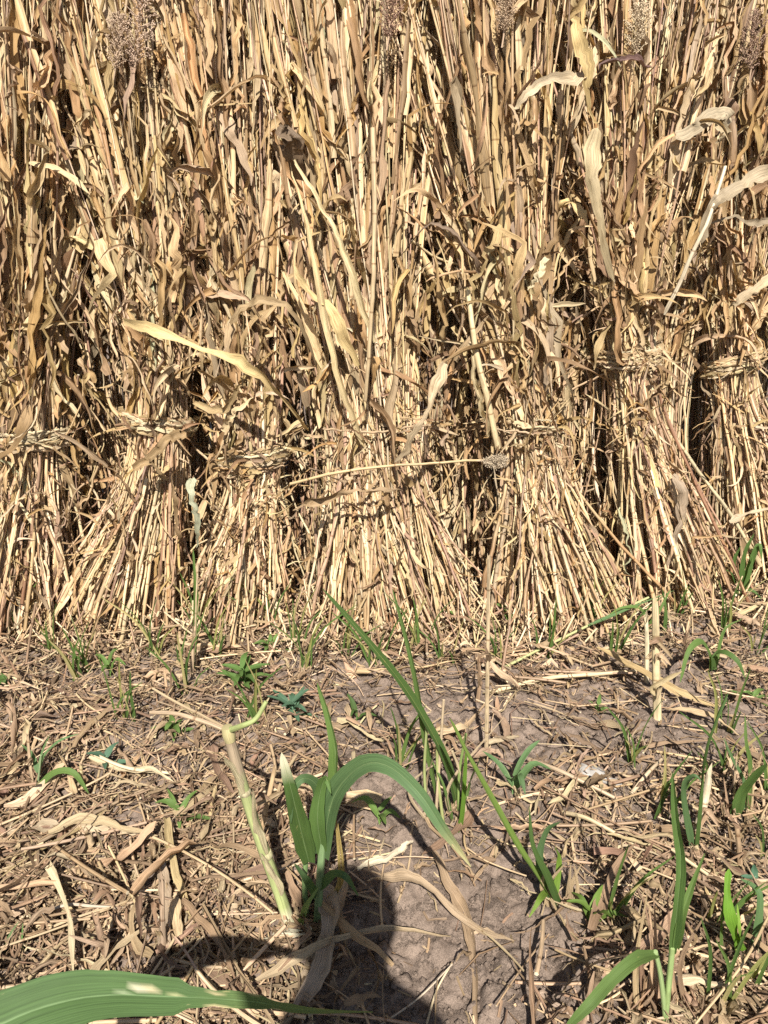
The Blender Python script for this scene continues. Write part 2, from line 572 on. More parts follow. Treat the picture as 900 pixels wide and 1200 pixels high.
    # the band
    if tie_kind:
        mb = MB()
        tilt = R.normal(0, .014)
        nstr, zz = {'twist': (28, .027), 'thick': (30, .034), 'flat': (18, .021), 'messy': (11, .030), 'loose': (4, .030)}[tie_kind]
        for k in range(nstr):
            th = np.linspace(-.3, 2 * PI - R.uniform(.1, .5), 30) + R.uniform(0, .4) - PI
            th = np.linspace(-PI / 2 - R.uniform(1.0, 1.6), -PI / 2 + R.uniform(1.0, 1.6), 30)
            if tie_kind in ('messy', 'loose'):
                c0 = -PI / 2 + R.normal(0, .5 if tie_kind == 'messy' else .9)
                th = np.linspace(c0 - R.uniform(.5, 1.1), c0 + R.uniform(.5, 1.1), 30)
            z0, tw = R.uniform(-1, 1) * zz, R.uniform(-1, 1) * zz * .7
            lay = 1.08 + .18 * (1 - (z0 / zz) ** 2) * R.random()
            Q = np.stack([tie[0] + rt[0] * lay * np.cos(th), tie[1] + rt[1] * lay * np.sin(th), tie[2] + z0 + tilt * np.cos(th) + tw * np.sin(th * .5 + k) + .012 * np.cos(th + .6) + .004 * np.sin(th * R.uniform(3, 8) + k) + R.normal(0, .0016, 30)], 1)
            outr = np.stack([np.cos(th), np.sin(th), 0 * th], 1)
            Q = Q + outr * R.normal(0, .003, (30, 1))
            colr = pal([(.66, .54, .32), (.60, .47, .26), (.70, .59, .37), (.50, .37, .20)]) * tint
            if tie_kind == 'messy' or tie_kind == 'flat':
                colr = colr * .92
            if R.random() < .65:
                tube(mb, Q, R.uniform(.002, .0042) * np.clip(1 + R.normal(0, .2, 30), .6, 1.5), np.tile(colr, (30, 1)) * np.clip(1 + R.normal(0, .12, (30, 1)), .6, 1.25), 5)
            else:
                # ribbon faces outwards all the way round: two halves
                wv = R.uniform(.003, .007) * (1.6 if tie_kind == 'flat' else 1)
                for a, b in ((0, 11), (10, 21), (20, 30)):
                    ribbon(mb, Q[a:b] + outr[a:b] * .002, wv, colr, face=outr[(a + b) // 2] * 1.0, fold=R.uniform(-.4, .1), wav=.12, m=5, roll=R.normal(0, .15))
        ka = -PI / 2 + R.normal(0, .5)     # the knot: ends twisted over each other
        kp = tie + V(rt[0] * 1.16 * math.cos(ka), rt[1] * 1.16 * math.sin(ka), 0)
        for k in range(9 if tie_kind not in ('messy', 'loose') else 4):
            dk = unit(V(R.normal(0, 1), -.3, R.normal(0, .7)))
            ribbon(mb, spline([kp - dk * .03, kp + V(R.normal(0, .006), -.012, R.normal(0, .006)), kp + dk * R.uniform(.02, .05)], 8), R.uniform(.002, .006), pal(LEAF_PAL) * tint, fold=R.uniform(0, .8), wav=.25)
        tb = mb.build('tie_band', M_LEAF, root)
        for k in range({'twist': 5, 'thick': 6, 'flat': 6, 'messy': 14, 'loose': 22}[tie_kind]):   # loose ends of the band
            tm = MB()
            a = R.choice([R.uniform(-.5, .3), PI + R.uniform(-.3, .5), -PI / 2 + R.normal(0, .6)])
            p = tie + V(rt[0] * 1.06 * math.cos(a), rt[1] * 1.06 * math.sin(a) - .005, R.normal(0, zz * .6))
            D = unit(V(math.cos(a) * .8 + R.normal(0, .5), -.35 + .3 * math.sin(a), R.normal(-.2, .5)))
            Q = [p]
            for q in range(8):
                D = unit(D + R.normal(0, .14, 3) + V(0, 0, -.06))
                Q.append(Q[-1] + D * R.uniform(.012, .02))
            ribbon(tm, np.array(Q), leafwidth(9, R.uniform(.003, .008), .8, .5), pal(LEAF_PAL) * tint, fold=R.uniform(0, .8), twist=R.normal(0, 1))
            tm.build('band_end', M_LEAF, tb) if False else None
            o = tm.build('band_end', M_LEAF, root)
            o.parent = tb
    for k in range(heads):
        P, rad, d, r, c = stalks[order[int(R.random() * n_st * .5)]]
        seed_head(root, P[-4:] if R.random() < .7 else P[-6:-2])
    return root, stalks


def seed_head(root, P, size=1., tint=None):
    P = spline(P, 10)
    L = arclen(P)
    mb = MB()
    tube(mb, P, .0028, (.42, .30, .2), 5)
    ln = R.uniform(.14, .22) * size
    end = P[-1]
    T = tangents(P)[-1]
    base = tint if tint is not None else np.array([(.30, .19, .13), (.36, .25, .17), (.26, .15, .105)][R.integers(3)])
    octv = V([1, 0, 0], [-1, 0, 0], [0, 1, 0], [0, -1, 0], [0, 0, 1.5], [0, 0, -1.5])
    octf = [(0, 2, 4), (2, 1, 4), (1, 3, 4), (3, 0, 4), (2, 0, 5), (1, 2, 5), (3, 1, 5), (0, 3, 5)]
    droop = R.uniform(.2, 1.0)
    for b in range(46):
        s = b / 46
        p0 = end + T * ln * (s - .35)
        a = b * 2.4
        side = unit(np.cross(T, V(math.cos(a), math.sin(a), .3)))
        bl = (.018 + .042 * math.sin(PI * min(1, .15 + s * .85))) * size
        Q = [p0]
        D = unit(T * .9 + side * .9)
        for q in range(4):
            D = unit(D + V(0, 0, -1) * droop * .12 + R.normal(0, .1, 3))
            Q.append(Q[-1] + D * bl / 4)
        Q = np.array(Q)
        tube(mb, Q, .0013, base * 1.1, 3)
        for q in range(16):
            c = Q[R.integers(1, 5)] + R.normal(0, .0035, 3)
            sc = R.uniform(.0010, .0024) * (.6 + .4 * size)
            col = base * R.uniform(.8, 1.4)
            mb.add(c + octv * sc, None, col, np.tile(V(R.random(), R.random(), R.random()), (6, 1)), octf)
    return mb.build('seed_head', M_HEAD, root)


GR = 'sheaves standing in the front row'
# label, base(u,v), rb, tie(u,v), rt, top(u), tie kind, depth offset, ...
FRONT = [
    ('S0', 'sheaf at the very edge of the row, mostly cut off beside the flat-banded sheaf', (-95, 745), (.20, .16), (-80, 515), (.12, .11), -60, 'flat'),
    ('S1', 'sheaf bound by a few flat brown leaf strips, fat round butts below the band', (35, 748), (.21, .17), (22, 520), (.118, .11), 35, 'flat'),
    ('S2', 'sheaf with one wide flat pale strip as band and butts fanned towards the ground', (152, 744), (.25, .18), (176, 500), (.108, .11), 135, 'flat'),
    ('S3', 'narrow sheaf with the lowest thick band of pale straws, green grass blade before it', (292, 744), (.185, .17), (292, 544), (.102, .105), 235, 'thick'),
    ('S4', 'broad leaning middle sheaf with no clear band, crossed by a bare horizontal stalk', (452, 736), (.27, .18), (425, 505), (.200, .13), 375, 'loose'),
    ('S5', 'leaning sheaf with a ragged twisted band and a bare stalk end beside it', (648, 740), (.23, .18), (622, 506), (.100, .11), 535, 'messy'),
    ('S7', 'sheaf with a neat twisted rope-like pale band and straight dense butts below', (772, 715), (.235, .18), (744, 425), (.094, .10), 690, 'twist'),
    ('S8', 'smaller set-back sheaf with a neat pale band beyond a black gap', (885, 680), (.22, .16), (868, 430), (.098, .10), 850, 'twist'),
    ('S9', 'sheaf cut off at the end of the row beyond the set-back banded sheaf', (1010, 690), (.20, .16), (1000, 455), (.11, .10), 985, 'messy'),
]
LAND = []   # (x, y, phrase) to tell small things by
INFO = {}
for key, label, (bu, bv), rb, (tu, tv), rt, topu, tk in FRONT:
    b = gnd(bu, bv)
    b[1] += .13
    b[0] *= (b[1] + .0) / (b[1] - .13)
    Yt = b[1] + .07
    t = at(tu, tv, Yt - rt[1])
    t[1] = Yt
    tp = at(topu, 0, Yt + .25)
    tp = V(tp[0], Yt + .26, 2.14 + R.uniform(-.05, .12))
    INFO[key] = (b, t, tp)
    wide = key in ('S4',)
    edge = key in ('S0', 'S9')
    root, st = sheaf(label, b, rb, t, rt, tp, (.30 if not wide else .34, .19), 310 if wide else 240, 260 if edge else 600, 100, 100, 520 if not edge else 200,
                     tk, heads=0, lowleaf=.2 if wide else .12)
    INFO[key] += (root, st)

# the sheaf squeezed in behind, its messy band showing, and the rows behind
b = gnd(690, 700); b[1] += .34
t = at(697, 485, b[1] - .03); t[1] = b[1] + .06
root, st = sheaf('sheaf pushed back between two front ones, only its ragged loose dark band showing', b, (.16, .14), t, (.095, .09), V(b[0] - .15, b[1] + .35, 2.15), (.2, .16),
                 160, 240, 100, 70, 300, 'messy', 1, tint=.95)
INFO['S6'] = (b, t, None, root, st)
BACK = [
    (-1.62, 2.98, 'leafy sheaf behind the edge of the front row, only its top showing'),
    (-1.02, 2.98, 'sheaf behind the flat-banded one, dark leafy top with a brown seed plume'),
    (-.72, 2.95, 'sheaf showing above the dark hole between the flat-banded and the fanned sheaf'),
    (-.42, 3.00, 'sheaf behind the narrow low-banded one, seen above and through the side gap'),
    (-.10, 2.96, 'sheaf filling the black gap beside the narrow low-banded sheaf'),
    (.28, 3.00, 'sheaf standing behind the broad leaning middle one'),
    (.66, 3.02, 'sheaf behind the ragged-banded leaning one, brown seed heads at its top'),
    (1.06, 3.16, 'sheaf standing behind the neat rope-banded one'),
    (1.46, 3.42, 'sheaf behind the small set-back one, its top against blue sky'),
    (1.90, 3.40, 'sheaf at the end of the second row, mostly out of view'),
]
for x, y, lab in BACK:
    y -= .20
    b = V(x, y, 0)
    sheaf(lab, b, (.23, .14), V(x - .02, y + .06, .72), (.20, .12), V(x - .06 + R.normal(0, .05), y + .22, 2.22 + R.uniform(-.1, .1)), (.30, .18),
          120, 260, 100, 60, 120, None, 1, group='sheaves standing in the second row', tint=.92, lowleaf=.03)
for x in (-1.9, -1.4, -.95, -.5, -.05, .4, .85, 1.3, 1.8, 2.3):
    y = 3.48 + .12 * abs(x) * (x > 0)
    b = V(x, y, 0)
    sheaf('sheaf in the hidden last row, seen only as stalk tips between the others', b, (.2, .16), V(x, y + .05, .74), (.12, .11), V(x + R.normal(0, .05), y + .15, 2.24 - .16 * (abs(x) > 1.5) + R.uniform(-.1, .1)), (.30, .18),
          70, 130, 70, 0, 0, None, 3, group='sheaves standing in the last row', tint=.9, lowleaf=0)

for key, ph in (('S1', 'the flat-banded sheaf'), ('S2', 'the fanned sheaf'), ('S3', 'the narrow low-banded sheaf'), ('S4', 'the broad middle sheaf'), ('S5', 'the ragged-banded sheaf'), ('S7', 'the rope-banded sheaf'), ('S8', 'the set-back sheaf')):
    LAND.append((INFO[key][0][0], INFO[key][0][1] - .2, 'at the foot of ' + ph))


# ---- the leaves and loose stalks that stand out in the wall
def hero(key, pts, w, col, label=None, name='leaf', face=(0, -1, .5), n=24, stalk=False, **kw):
    """PTS: (u, v, distance in front of the sheaf's own middle)"""
    yc = INFO[key][1][1]
    P = spline([at(u, v, yc - d) for u, v, d in pts], n)
    w_ = np.cumsum(R.normal(0, .0035 if not stalk else .0008, (n, 3)), 0)
    P = P + w_ - np.linspace(0, 1, n)[:, None] * w_[-1]
    mb = MB()
    if stalk:
        tube(mb, P, np.linspace(w, w * .75, n), col, 7, cap=(.62, .54, .38))
        o = mb.build(name, M_STALK, INFO[key][3])
    else:
        t = np.linspace(0, 1, n)
        W = w * np.minimum(kw.pop('base', .5) + t * 3, 1) * np.maximum(1 - t, 0) ** kw.pop('taper', .6) + .001
        kw['wav'] = kw.get('wav', .12) * 1.7
        ribbon(mb, P, W, np.tile(np.asarray(col, float), (n, 1)) * np.clip(1 + np.cumsum(R.normal(0, .06, (n, 1)), 0), .7, 1.25), face=face, **kw)
        o = mb.build(name, M_LEAF, INFO[key][3])
    if label: o['label'] = label
    return o


def tangle(key, u0, u1, v0, v1, n):
    """leaves and broken straws hanging in the slot beside a sheaf"""
    mb = MB()
    yc = INFO[key][1][1]
    for k in range(n):
        u, v = R.uniform(u0, u1), R.uniform(v0, v1)
        q = at(u, v, yc - R.uniform(-.12, .08))
        D = unit(V(R.normal(0, .35), R.normal(0, .2), R.choice([-1, 1])))
        L_ = R.uniform(.06, .26)
        Q = [q]
        for a in range(9):
            D = unit(D + R.normal(0, .13, 3))
            Q.append(Q[-1] + D * L_ / 9)
        Q = np.array(Q) - D * L_ * .5
        if R.random() < .35:
            tube(mb, Q, R.uniform(.0018, .0045), pal(STALK_PAL), 5, cap=(.5, .42, .28))
        else:
            ribbon(mb, Q, leafwidth(10, R.uniform(.003, .014), .6, .5), pal(LEAF_PAL), fold=R.uniform(.1, 1), twist=R.normal(0, 1), wav=.25)
    tag(mb.build('hanging_leaves', M_LEAF, INFO[key][3]), kind='stuff')


tangle('S1', 66, 118, 330, 600, 110)
tangle('S2', 212, 255, 380, 620, 45)
tangle('S3', 322, 360, 360, 470, 30)
tangle('S5', 515, 572, 270, 620, 110)
tangle('S7', 662, 705, 250, 560, 50)
tangle('S8', 800, 845, 280, 400, 25)

hero('S7', [(690, 92, .20), (665, 92, .24), (640, 100, .27), (618, 113, .28), (603, 128, .27)], .022, (.52, .41, .26), 'broad pale leaf bent out sideways near the top', fold=.35, wav=.12)
hero('S8', [(850, 150, .24), (846, 128, .28), (822, 140, .31), (792, 163, .31)], .024, (.56, .45, .29), 'pale square-ended leaf blade', fold=.1, wav=.05, taper=.15, base=.9)
hero('S8', [(838, 130, .26), (846, 150, .30), (838, 168, .30)], .020, (.60, .47, .28), fold=.6)
hero('S3', [(145, 377, .24), (185, 386, .28), (235, 405, .31), (275, 418, .32), (312, 445, .30), (350, 487, .24), (362, 505, .18)], .017, (.56, .42, .20), 'long yellow leaf strip slung across in an arch', fold=.5, twist=.8, wav=.2, taper=.35)
hero('S3', [(272, 382, .22), (295, 362, .28), (318, 352, .30), (342, 360, .30), (358, 388, .26), (370, 430, .20)], .019, (.42, .30, .16), 'brown leaf arching over like a hook', fold=.6, twist=-.8)
hero('S4', [(520, 425, .25), (512, 455, .30), (500, 490, .33), (482, 520, .32), (462, 542, .27)], .021, (.47, .36, .22), 'broad brown leaf hanging down below the band', fold=.55, twist=.7, wav=.15, taper=.5)
hero('S4', [(345, 597, .22), (372, 583, .27), (405, 573, .30), (440, 571, .30), (472, 575, .27)], .014, (.42, .29, .16), 'wavy brown leaf lying crosswise', fold=.3, wav=.3)
hero('S4', [(340, 567, .29), (380, 557, .32), (450, 547, .33), (520, 543, .32), (570, 539, .29)], .0050, (.52, .38, .20), 'bare stalk lying across the middle', name='stalk', stalk=True)
seed_head(INFO['S4'][3], np.array([at(u, 540, INFO['S4'][1][1] - .30) for u in (556, 562, 568, 574)]), .5, V(.40, .32, .22))
hero('S2', [(218, 511, .20), (190, 528, .24), (157, 551, .24)], .019, (.44, .30, .15), 'folded flat brown leaf piece under the band', fold=.8, taper=.1, base=.9, wav=.05)
hero('S3', [(224, 560, .24), (226, 585, .27), (230, 610, .27), (230, 642, .24)], .014, (.50, .50, .33), 'pale greenish leaf hanging under the band', fold=.3, wav=.1)
hero('S8', [(905, 198, .30), (876, 213, .36), (850, 232, .38), (835, 245, .38), (822, 285, .36)], .026, (.42, .33, .21), 'large grey-tan leaf folding over beside a pale stalk', fold=.4, wav=.12, taper=.25)
hero('S8', [(905, 262, .30), (868, 258, .34), (832, 262, .34)], .012, (.46, .36, .23), fold=.5)
hero('S8', [(778, 368, .33), (795, 335, .36), (815, 290, .38), (832, 255, .38), (850, 195, .34)], .0075, (.62, .52, .36), 'pale bent stalk standing off in front', name='stalk', stalk=True)
hero('S8', [(905, 320, .28), (885, 338, .32), (868, 352, .33), (855, 362, .30)], .02, (.52, .40, .24), fold=.3)
hero('S4', [(437, 150, .18), (438, 250, .21), (437, 330, .23), (433, 400, .23), (428, 470, .21)], .0078, (.50, .37, .21), 'single thick upright stalk in front', name='stalk', stalk=True)
hero('S4', [(425, 520, .15), (395, 420, .21), (372, 300, .22), (340, 190, .2)], .016, (.62, .49, .27), 'long pale leaf stripe running up the sheaf', fold=.8, wav=.08)
hero('S4', [(440, 400, .18), (405, 310, .23), (372, 240, .22), (335, 165, .2)], .014, (.64, .52, .30), 'pale leaf rib running up the sheaf', fold=.9, wav=.08)
hero('S4', [(420, 430, .18), (390, 370, .22), (360, 330, .22), (345, 305, .2)], .018, (.56, .42, .2), fold=.4, wav=.1)
hero('S4', [(350, 210, .16), (340, 180, .22), (336, 160, .25), (325, 150, .25)], .03, (.22, .15, .09), 'dark broad leaf', fold=.2, taper=.2, base=.8)
hero('S5', [(572, 512, .13), (566, 470, .17), (558, 440, .17), (550, 405, .15)], .012, (.62, .50, .29), 'thick pale stalk end beside the band', fold=1.2, wav=.05, taper=.2)
hero('S5', [(583, 525, .13), (572, 470, .17), (560, 420, .17), (548, 340, .15)], .011, (.62, .49, .28), name='stalk', stalk=True)
hero('S5', [(560, 320, .2), (548, 290, .26), (530, 262, .28), (505, 262, .28), (470, 300, .24)], .012, (.30, .21, .14), 'dark leaf arching over', fold=.7, twist=1.2)
hero('S5', [(640, 300, .16), (630, 320, .18), (618, 340, .18)], .012, (.62, .52, .32), fold=.2)
hero('S7', [(700, 150, .2), (690, 200, .23), (700, 260, .24), (720, 330, .2)], .024, (.50, .39, .22), 'broad leaf clasping the stalks', fold=-.5, taper=.3)
hero('S7', [(670, 20, .2), (682, 60, .22), (690, 110, .22), (700, 150, .18)], .022, (.52, .38, .17), 'tan leaf standing upright at the top', fold=.5)
hero('S7', [(765, 80, .2), (740, 74, .26), (715, 78, .27), (700, 85, .26)], .013, (.20, .12, .10), 'curled purplish dark leaf', fold=.9, twist=1)
hero('S7', [(790, 555, .22), (806, 590, .27), (800, 625, .27), (782, 665, .24)], .018, (.40, .30, .2), 'grey-brown leaf looped over the butts', fold=-.4, taper=.3)
hero('S3', [(225, 470, .2), (255, 478, .26), (275, 455, .27), (285, 440, .24)], .013, (.50, .36, .18), fold=.4, twist=1)
hero('S3', [(262, 502, .24), (275, 488, .28), (297, 466, .26)], .010, (.52, .39, .22), fold=.3)

for key, u, v, sz, col in (('S2', 160, 45, 1.0, (.44, .32, .23)), ('S2', 135, 60, .8, (.40, .29, .20)), ('S5', 590, 22, .6, (.40, .29, .19)), ('S4', 455, 25, .8, (.26, .16, .11)),
                           ('S7', 745, 45, .9, (.48, .38, .25)), ('S8', 880, 60, .9, (.30, .2, .14))):
    yc = INFO[key][1][1] - (.08 if v < 100 else .14)
    seed_head(INFO[key][3], np.array([at(u - 2, v + 34, yc), at(u, v + 22, yc), at(u + 1, v + 11, yc), at(u + 2, v, yc)]), sz, V(*col))

# ------------------------------------------------------------------ ground
def axis(a, b, step, far):
    f = np.arange(a, b + 1e-6, step)
    k = np.geomspace(.05, far, 26)
    return np.concatenate([(a - k)[::-1], f, b + k])


xs, ys = axis(-1.5, 1.5, .0068, 300), axis(.8, 2.5, .0058, 300)
X, Y = np.meshgrid(xs, ys)
Z = hgt_exact(X, Y)
nx, ny = len(xs), len(ys)
i = np.arange(ny - 1)[:, None] * nx
j = np.arange(nx - 1)[None]
mb = MB()
mb.add(np.stack([X, Y, Z], -1).reshape(-1, 3), np.stack([i + j, i + j + 1, i + nx + j + 1, i + nx + j], -1).reshape(-1, 4), V(.2, .15, .12), np.zeros((nx * ny, 3)))
tag(mb.build('ground', M_SOIL), kind='structure')


# ------------------------------------------------------------------ green plants and stubble
G1, G2, G3, GY = V(.085, .145, .038), V(.110, .175, .045), V(.085, .143, .056), V(.20, .24, .055)
RIB = V(.22, .29, .13)


def blade(root, pts, w, col, tip=None, name='leaf', mat=None, n=18, base=.55, taper=.7, face=(0, -.6, 1), mid=None, label=None, **kw):
    P = spline(pts, n)
    t = np.linspace(0, 1, n)
    W = w * np.minimum(base + t * 3, 1) * np.maximum(1 - t, 0) ** taper + .0006
    c = np.tile(np.asarray(col, float), (n, 1)) * (1 + R.normal(0, .06))
    if tip is not None:
        k = np.clip((t - .72) / .2, 0, 1)[:, None]
        c = c * (1 - k) + np.asarray(tip) * k
    mb = MB()
    ribbon(mb, P, W, c, face=face, mid=mid, wav=kw.pop('wav', .07), m=7, **kw)
    o = mb.build(name, mat or M_GREEN, root)
    if label: o['label'] = label
    return o


def stem(root, pts, r0, r1, col, name='stem', mat=None, n=14):
    mb = MB()
    P = spline(pts, n)
    rr = np.linspace(r0, r1, n)
    tube(mb, P, rr, col, 8, cap=np.asarray(col if np.ndim(col) == 1 else col[0]) * 1.1)
    return mb.build(name, mat or M_STEM, root)


def plant(name, u, v, label, cat='plant', group=None, land=None):
    p = gnd(u, v)
    p[2] = H(p[0], p[1])
    d = ray(u, v)
    if land:
        LAND.append((p[0], p[1], land))
    return thing(name, p, label, cat, group), p


def A(p, u, v, dy=0.):
    return at(u, v, p[1] + dy)


# the seedling in the middle
pl, p = plant('maize_seedling', 368, 1085, 'broad-leaved green seedling, the largest leafy one, one leaf arching to a point', land='beside the big broad-leaved seedling')
stem(pl, [A(p, 372, 1082), A(p, 375, 1030), A(p, 378, 985)], .0085, .007, V(.17, .25, .11))
stem(pl, [A(p, 360, 1084, .02), A(p, 357, 1030, .02), A(p, 362, 980, .02)], .006, .005, V(.16, .24, .09))
wg = dict(mid=RIB)
blade(pl, [A(p, 380, 1005), A(p, 384, 960, -.01), A(p, 396, 925, -.03), A(p, 425, 897, -.06), A(p, 455, 898, -.09), A(p, 490, 928, -.13), A(p, 520, 972, -.16), A(p, 538, 996, -.17), A(p, 552, 1016, -.18)], .026, G3 * 1.15, tip=(.40, .36, .18), face=(-.35, -.9, .75), n=30, base=.4, fold=.30, taper=.85, label='long arching leaf with a pale midrib', wav=.05, **wg)
blade(pl, [A(p, 362, 1010), A(p, 352, 970, -.03), A(p, 341, 925, -.06), A(p, 330, 882, -.06)], .021, G1, tip=(.66, .62, .44), face=(.1, -1, .3), n=22, fold=.35, taper=.5, label='leaf with a bleached tip', wav=.06, **wg)
blade(pl, [A(p, 385, 985), A(p, 391, 930, .01), A(p, 393, 880, .01), A(p, 385, 840, .02), A(p, 372, 800, .03)], .015, G2, face=(-.6, -1, .1), n=22, fold=.5, taper=.5, label='narrow upright leaf', **wg)
blade(pl, [A(p, 372, 1000), A(p, 376, 955, -.01), A(p, 372, 922, -.02), A(p, 355, 912, -.04), A(p, 342, 930, -.05), A(p, 341, 965, -.05)], .013, G3, face=(.2, -1, .5), n=22, fold=.3, taper=.5, **wg)
blade(pl, [A(p, 378, 1000), A(p, 372, 960, -.02), A(p, 376, 925, -.02), A(p, 382, 912, -.03), A(p, 388, 930, -.05)], .017, G1 * 1.1, face=(0, -1, .3), fold=.35, **wg)
blade(pl, [A(p, 370, 1050), A(p, 358, 1030, -.03), A(p, 345, 1012, -.05)], .011, G3, fold=.4)
blade(pl, [A(p, 375, 1040), A(p, 392, 1026, -.03), A(p, 405, 1028, -.05), A(p, 420, 1050, -.05)], .012, G3 * .9, fold=.4)
blade(pl, [A(p, 352, 1085), A(p, 360, 1062, -.03), A(p, 373, 1040, -.03)], .009, V(.22, .30, .10), fold=.5)
for a, b, c in ((395, 970, 385), (398, 985, 380)):
    blade(pl, [A(p, c, 1062, .02), A(p, a + 3, 1030, .02), A(p, a - 2, b - 20, .02)], .007, V(.45, .34, .12), mat=M_LEAF, label='dry yellow basal leaf', fold=.8)

# the cut green stalk with its broken top
pl, p = plant('cut_stalk', 338, 1085, 'thick pale green cut stalk leaning, its broken top ending in dry twigs', 'stalk', land='beside the thick green cut stalk')
n = 14
gc = np.linspace(0, 1, n)[:, None]
colg = V(.36, .40, .16) * (1 - gc) + V(.27, .29, .13) * gc
colg[-4:] = V(.34, .26, .17)
colg[:2] = V(.55, .50, .32)
stem(pl, [A(p, 340, 1084), A(p, 325, 1040), A(p, 300, 970), A(p, 280, 905), A(p, 268, 862)], .0125, .0095, colg)
for (a, b, r_, c_) in (((270, 868), (266, 852), .0112, (.42, .36, .18)), ((313, 1005), (311, 998), .0122, (.40, .36, .20)), ((288, 931), (286, 925), .0112, (.38, .33, .20))):
    nd = MB(); tube(nd, spline([A(p, *a), A(p, *b)], 5), np.array([.92, 1.03, 1.08, 1.0, .9]) * r_, c_, 9); nd.build('node', M_STEM, pl)
for (a, b, c_) in (((312, 1002), (300, 965), (296, 925)), ((287, 930), (272, 900), (262, 885)), ((330, 1050), (318, 1020), (305, 1000))):
    blade(pl, [A(p, *a, -.012), A(p, *b, -.016), A(p, *c_, -.024)], .010, V(.50, .42, .25), mat=M_LEAF, name='torn_sheath', fold=-.7, wav=.2, n=12)
stem(pl, [A(p, 267, 857), A(p, 240, 846, .02), A(p, 205, 836, .04), A(p, 176, 835, .05)], .005, .0035, V(.44, .32, .2), name='twig', mat=M_STALK)
stem(pl, [A(p, 268, 855), A(p, 240, 840, .06), A(p, 205, 822, .12), A(p, 178, 806, .16)], .0035, .0025, V(.46, .34, .2), name='twig', mat=M_STALK)
stem(pl, [A(p, 268, 856), A(p, 285, 850, -.02), A(p, 300, 842, -.02), A(p, 312, 822, -.01)], .0058, .004, V(.30, .34, .13), name='twig')
for k in range(6):
    blade(pl, [A(p, 340, 1083), A(p, 340 + R.normal(0, 14), 1092 + R.uniform(-6, 8), -.03), A(p, 340 + R.normal(0, 26), 1098 + R.uniform(-8, 10), -.05)], .006, V(.62, .56, .40), mat=M_LEAF, name='torn_sheath', fold=.5, n=9)

# slender grass clump in the centre
pl, p = plant('grass_clump', 528, 965, 'tall slender grass clump with two long blades reaching up before the middle sheaf', land='beside the tall slender grass clump')
blade(pl, [A(p, 545, 985, .02), A(p, 525, 900), A(p, 500, 848, -.01), A(p, 470, 800, -.02), A(p, 430, 750, -.03), A(p, 378, 690, -.02)], .012, G1 * .85, n=26, face=(.5, -1, .6), base=.7, taper=.35, mid=V(.3, .3, .1), fold=.5, label='longest blade leaning away')
blade(pl, [A(p, 512, 930, .02), A(p, 500, 870, .02), A(p, 488, 800, .02), A(p, 474, 740, .03), A(p, 460, 690, .04)], .009, G2 * .9, n=22, face=(-.5, -1, .3), base=.5, taper=.5, mid=RIB, fold=.5)
for u0, u1, v1, c in ((503, 500, 850, V(.30, .33, .13)), (520, 512, 858, V(.34, .36, .14)), (538, 546, 860, V(.2, .27, .08)), (548, 530, 880, V(.42, .33, .2)), (510, 520, 820, V(.46, .35, .22))):
    stem(pl, [A(p, u0, 968), A(p, (u0 + u1) / 2 + R.normal(0, 2), 910), A(p, u1, v1)], .0042, .003, c)
for k in range(7):
    u = 505 + k * 8 + R.normal(0, 4)
    blade(pl, [A(p, u, 968), A(p, u + R.normal(0, 12), 920, R.normal(0, .03)), A(p, u + R.normal(0, 26), 860 + R.uniform(-30, 40), R.normal(0, .05))], .005, V(.42, .32, .20) if R.random() < .6 else G2, mat=M_LEAF, fold=.6)
blade(pl, [A(p, 532, 980, -.02), A(p, 541, 960, -.04), A(p, 545, 900, -.04), A(p, 546, 880, -.04)], .008, V(.12, .22, .03), fold=.5)

# the maize leaf that reaches in low at the corner, and the plant it grows on
L0 = V(-.44, .36, 0)
pl = thing('maize_plant', (L0[0], L0[1], H(L0[0], L0[1])), 'maize plant whose broad nibbled leaf reaches in low over the soil', 'plant')
LAND.append((-.3, .95, 'by the broad nibbled maize leaf'))
lf = lambda u, v, dep: V(0, 0, CAMH) + ray(u, v) * dep
stem(pl, [V(L0[0], L0[1], 0), V(L0[0], L0[1] - .01, .25), V(L0[0] - .01, L0[1], .47)], .014, .010, V(.16, .24, .09))
P = spline([V(-.44, .37, .42), lf(-90, 1262, .70), lf(10, 1196, .735), lf(105, 1168, .765), lf(200, 1168, .79), lf(290, 1173, .81), lf(360, 1184, .83), lf(437, 1186, .85)], 44)
tt = np.linspace(0, 1, 44)
W = .026 * np.minimum(.4 + tt * 3, 1) * np.clip((1 - tt) / .62, 0, 1) ** 1.25 + .0008
W[26:] *= .66
W[27:30] *= np.array([.92, .74, .95])
W[33:35] *= .72
c = np.tile(V(.080, .140, .045), (44, 1))
kk = np.clip((tt - .6) / .4, 0, 1)[:, None]
c = c * (1 - kk) + V(.17, .20, .06) * kk
mb = MB()
ribbon(mb, P, W, c, face=(.05, -.55, 1), fold=.12, wav=.05, m=9, mid=V(.20, .30, .13))
cc = mb.c[-1].reshape(44, 9, 3)
for a, b, col in ((22, 2, (.6, .55, .38)), (23, 2, (.58, .5, .3)), (25, 3, (.4, .4, .2)), (28, 1, (.45, .38, .2)), (28, 8, (.5, .42, .22)), (29, 8, (.5, .42, .22)), (34, 8, (.5, .42, .22)), (21, 3, (.3, .36, .2)), (31, 0, (.45, .38, .2)), (38, 0, (.4, .32, .12)), (41, 4, (.4, .32, .12))):
    cc[a, b] = col
o = mb.build('leaf', M_GREEN, pl); o['label'] = 'broad leaf with bleached spots and nibbled edges'
P = spline([V(-.45, .35, .45), V(-.53, .30, .55), V(-.66, .24, .52), V(-.78, .2, .36)], 20)
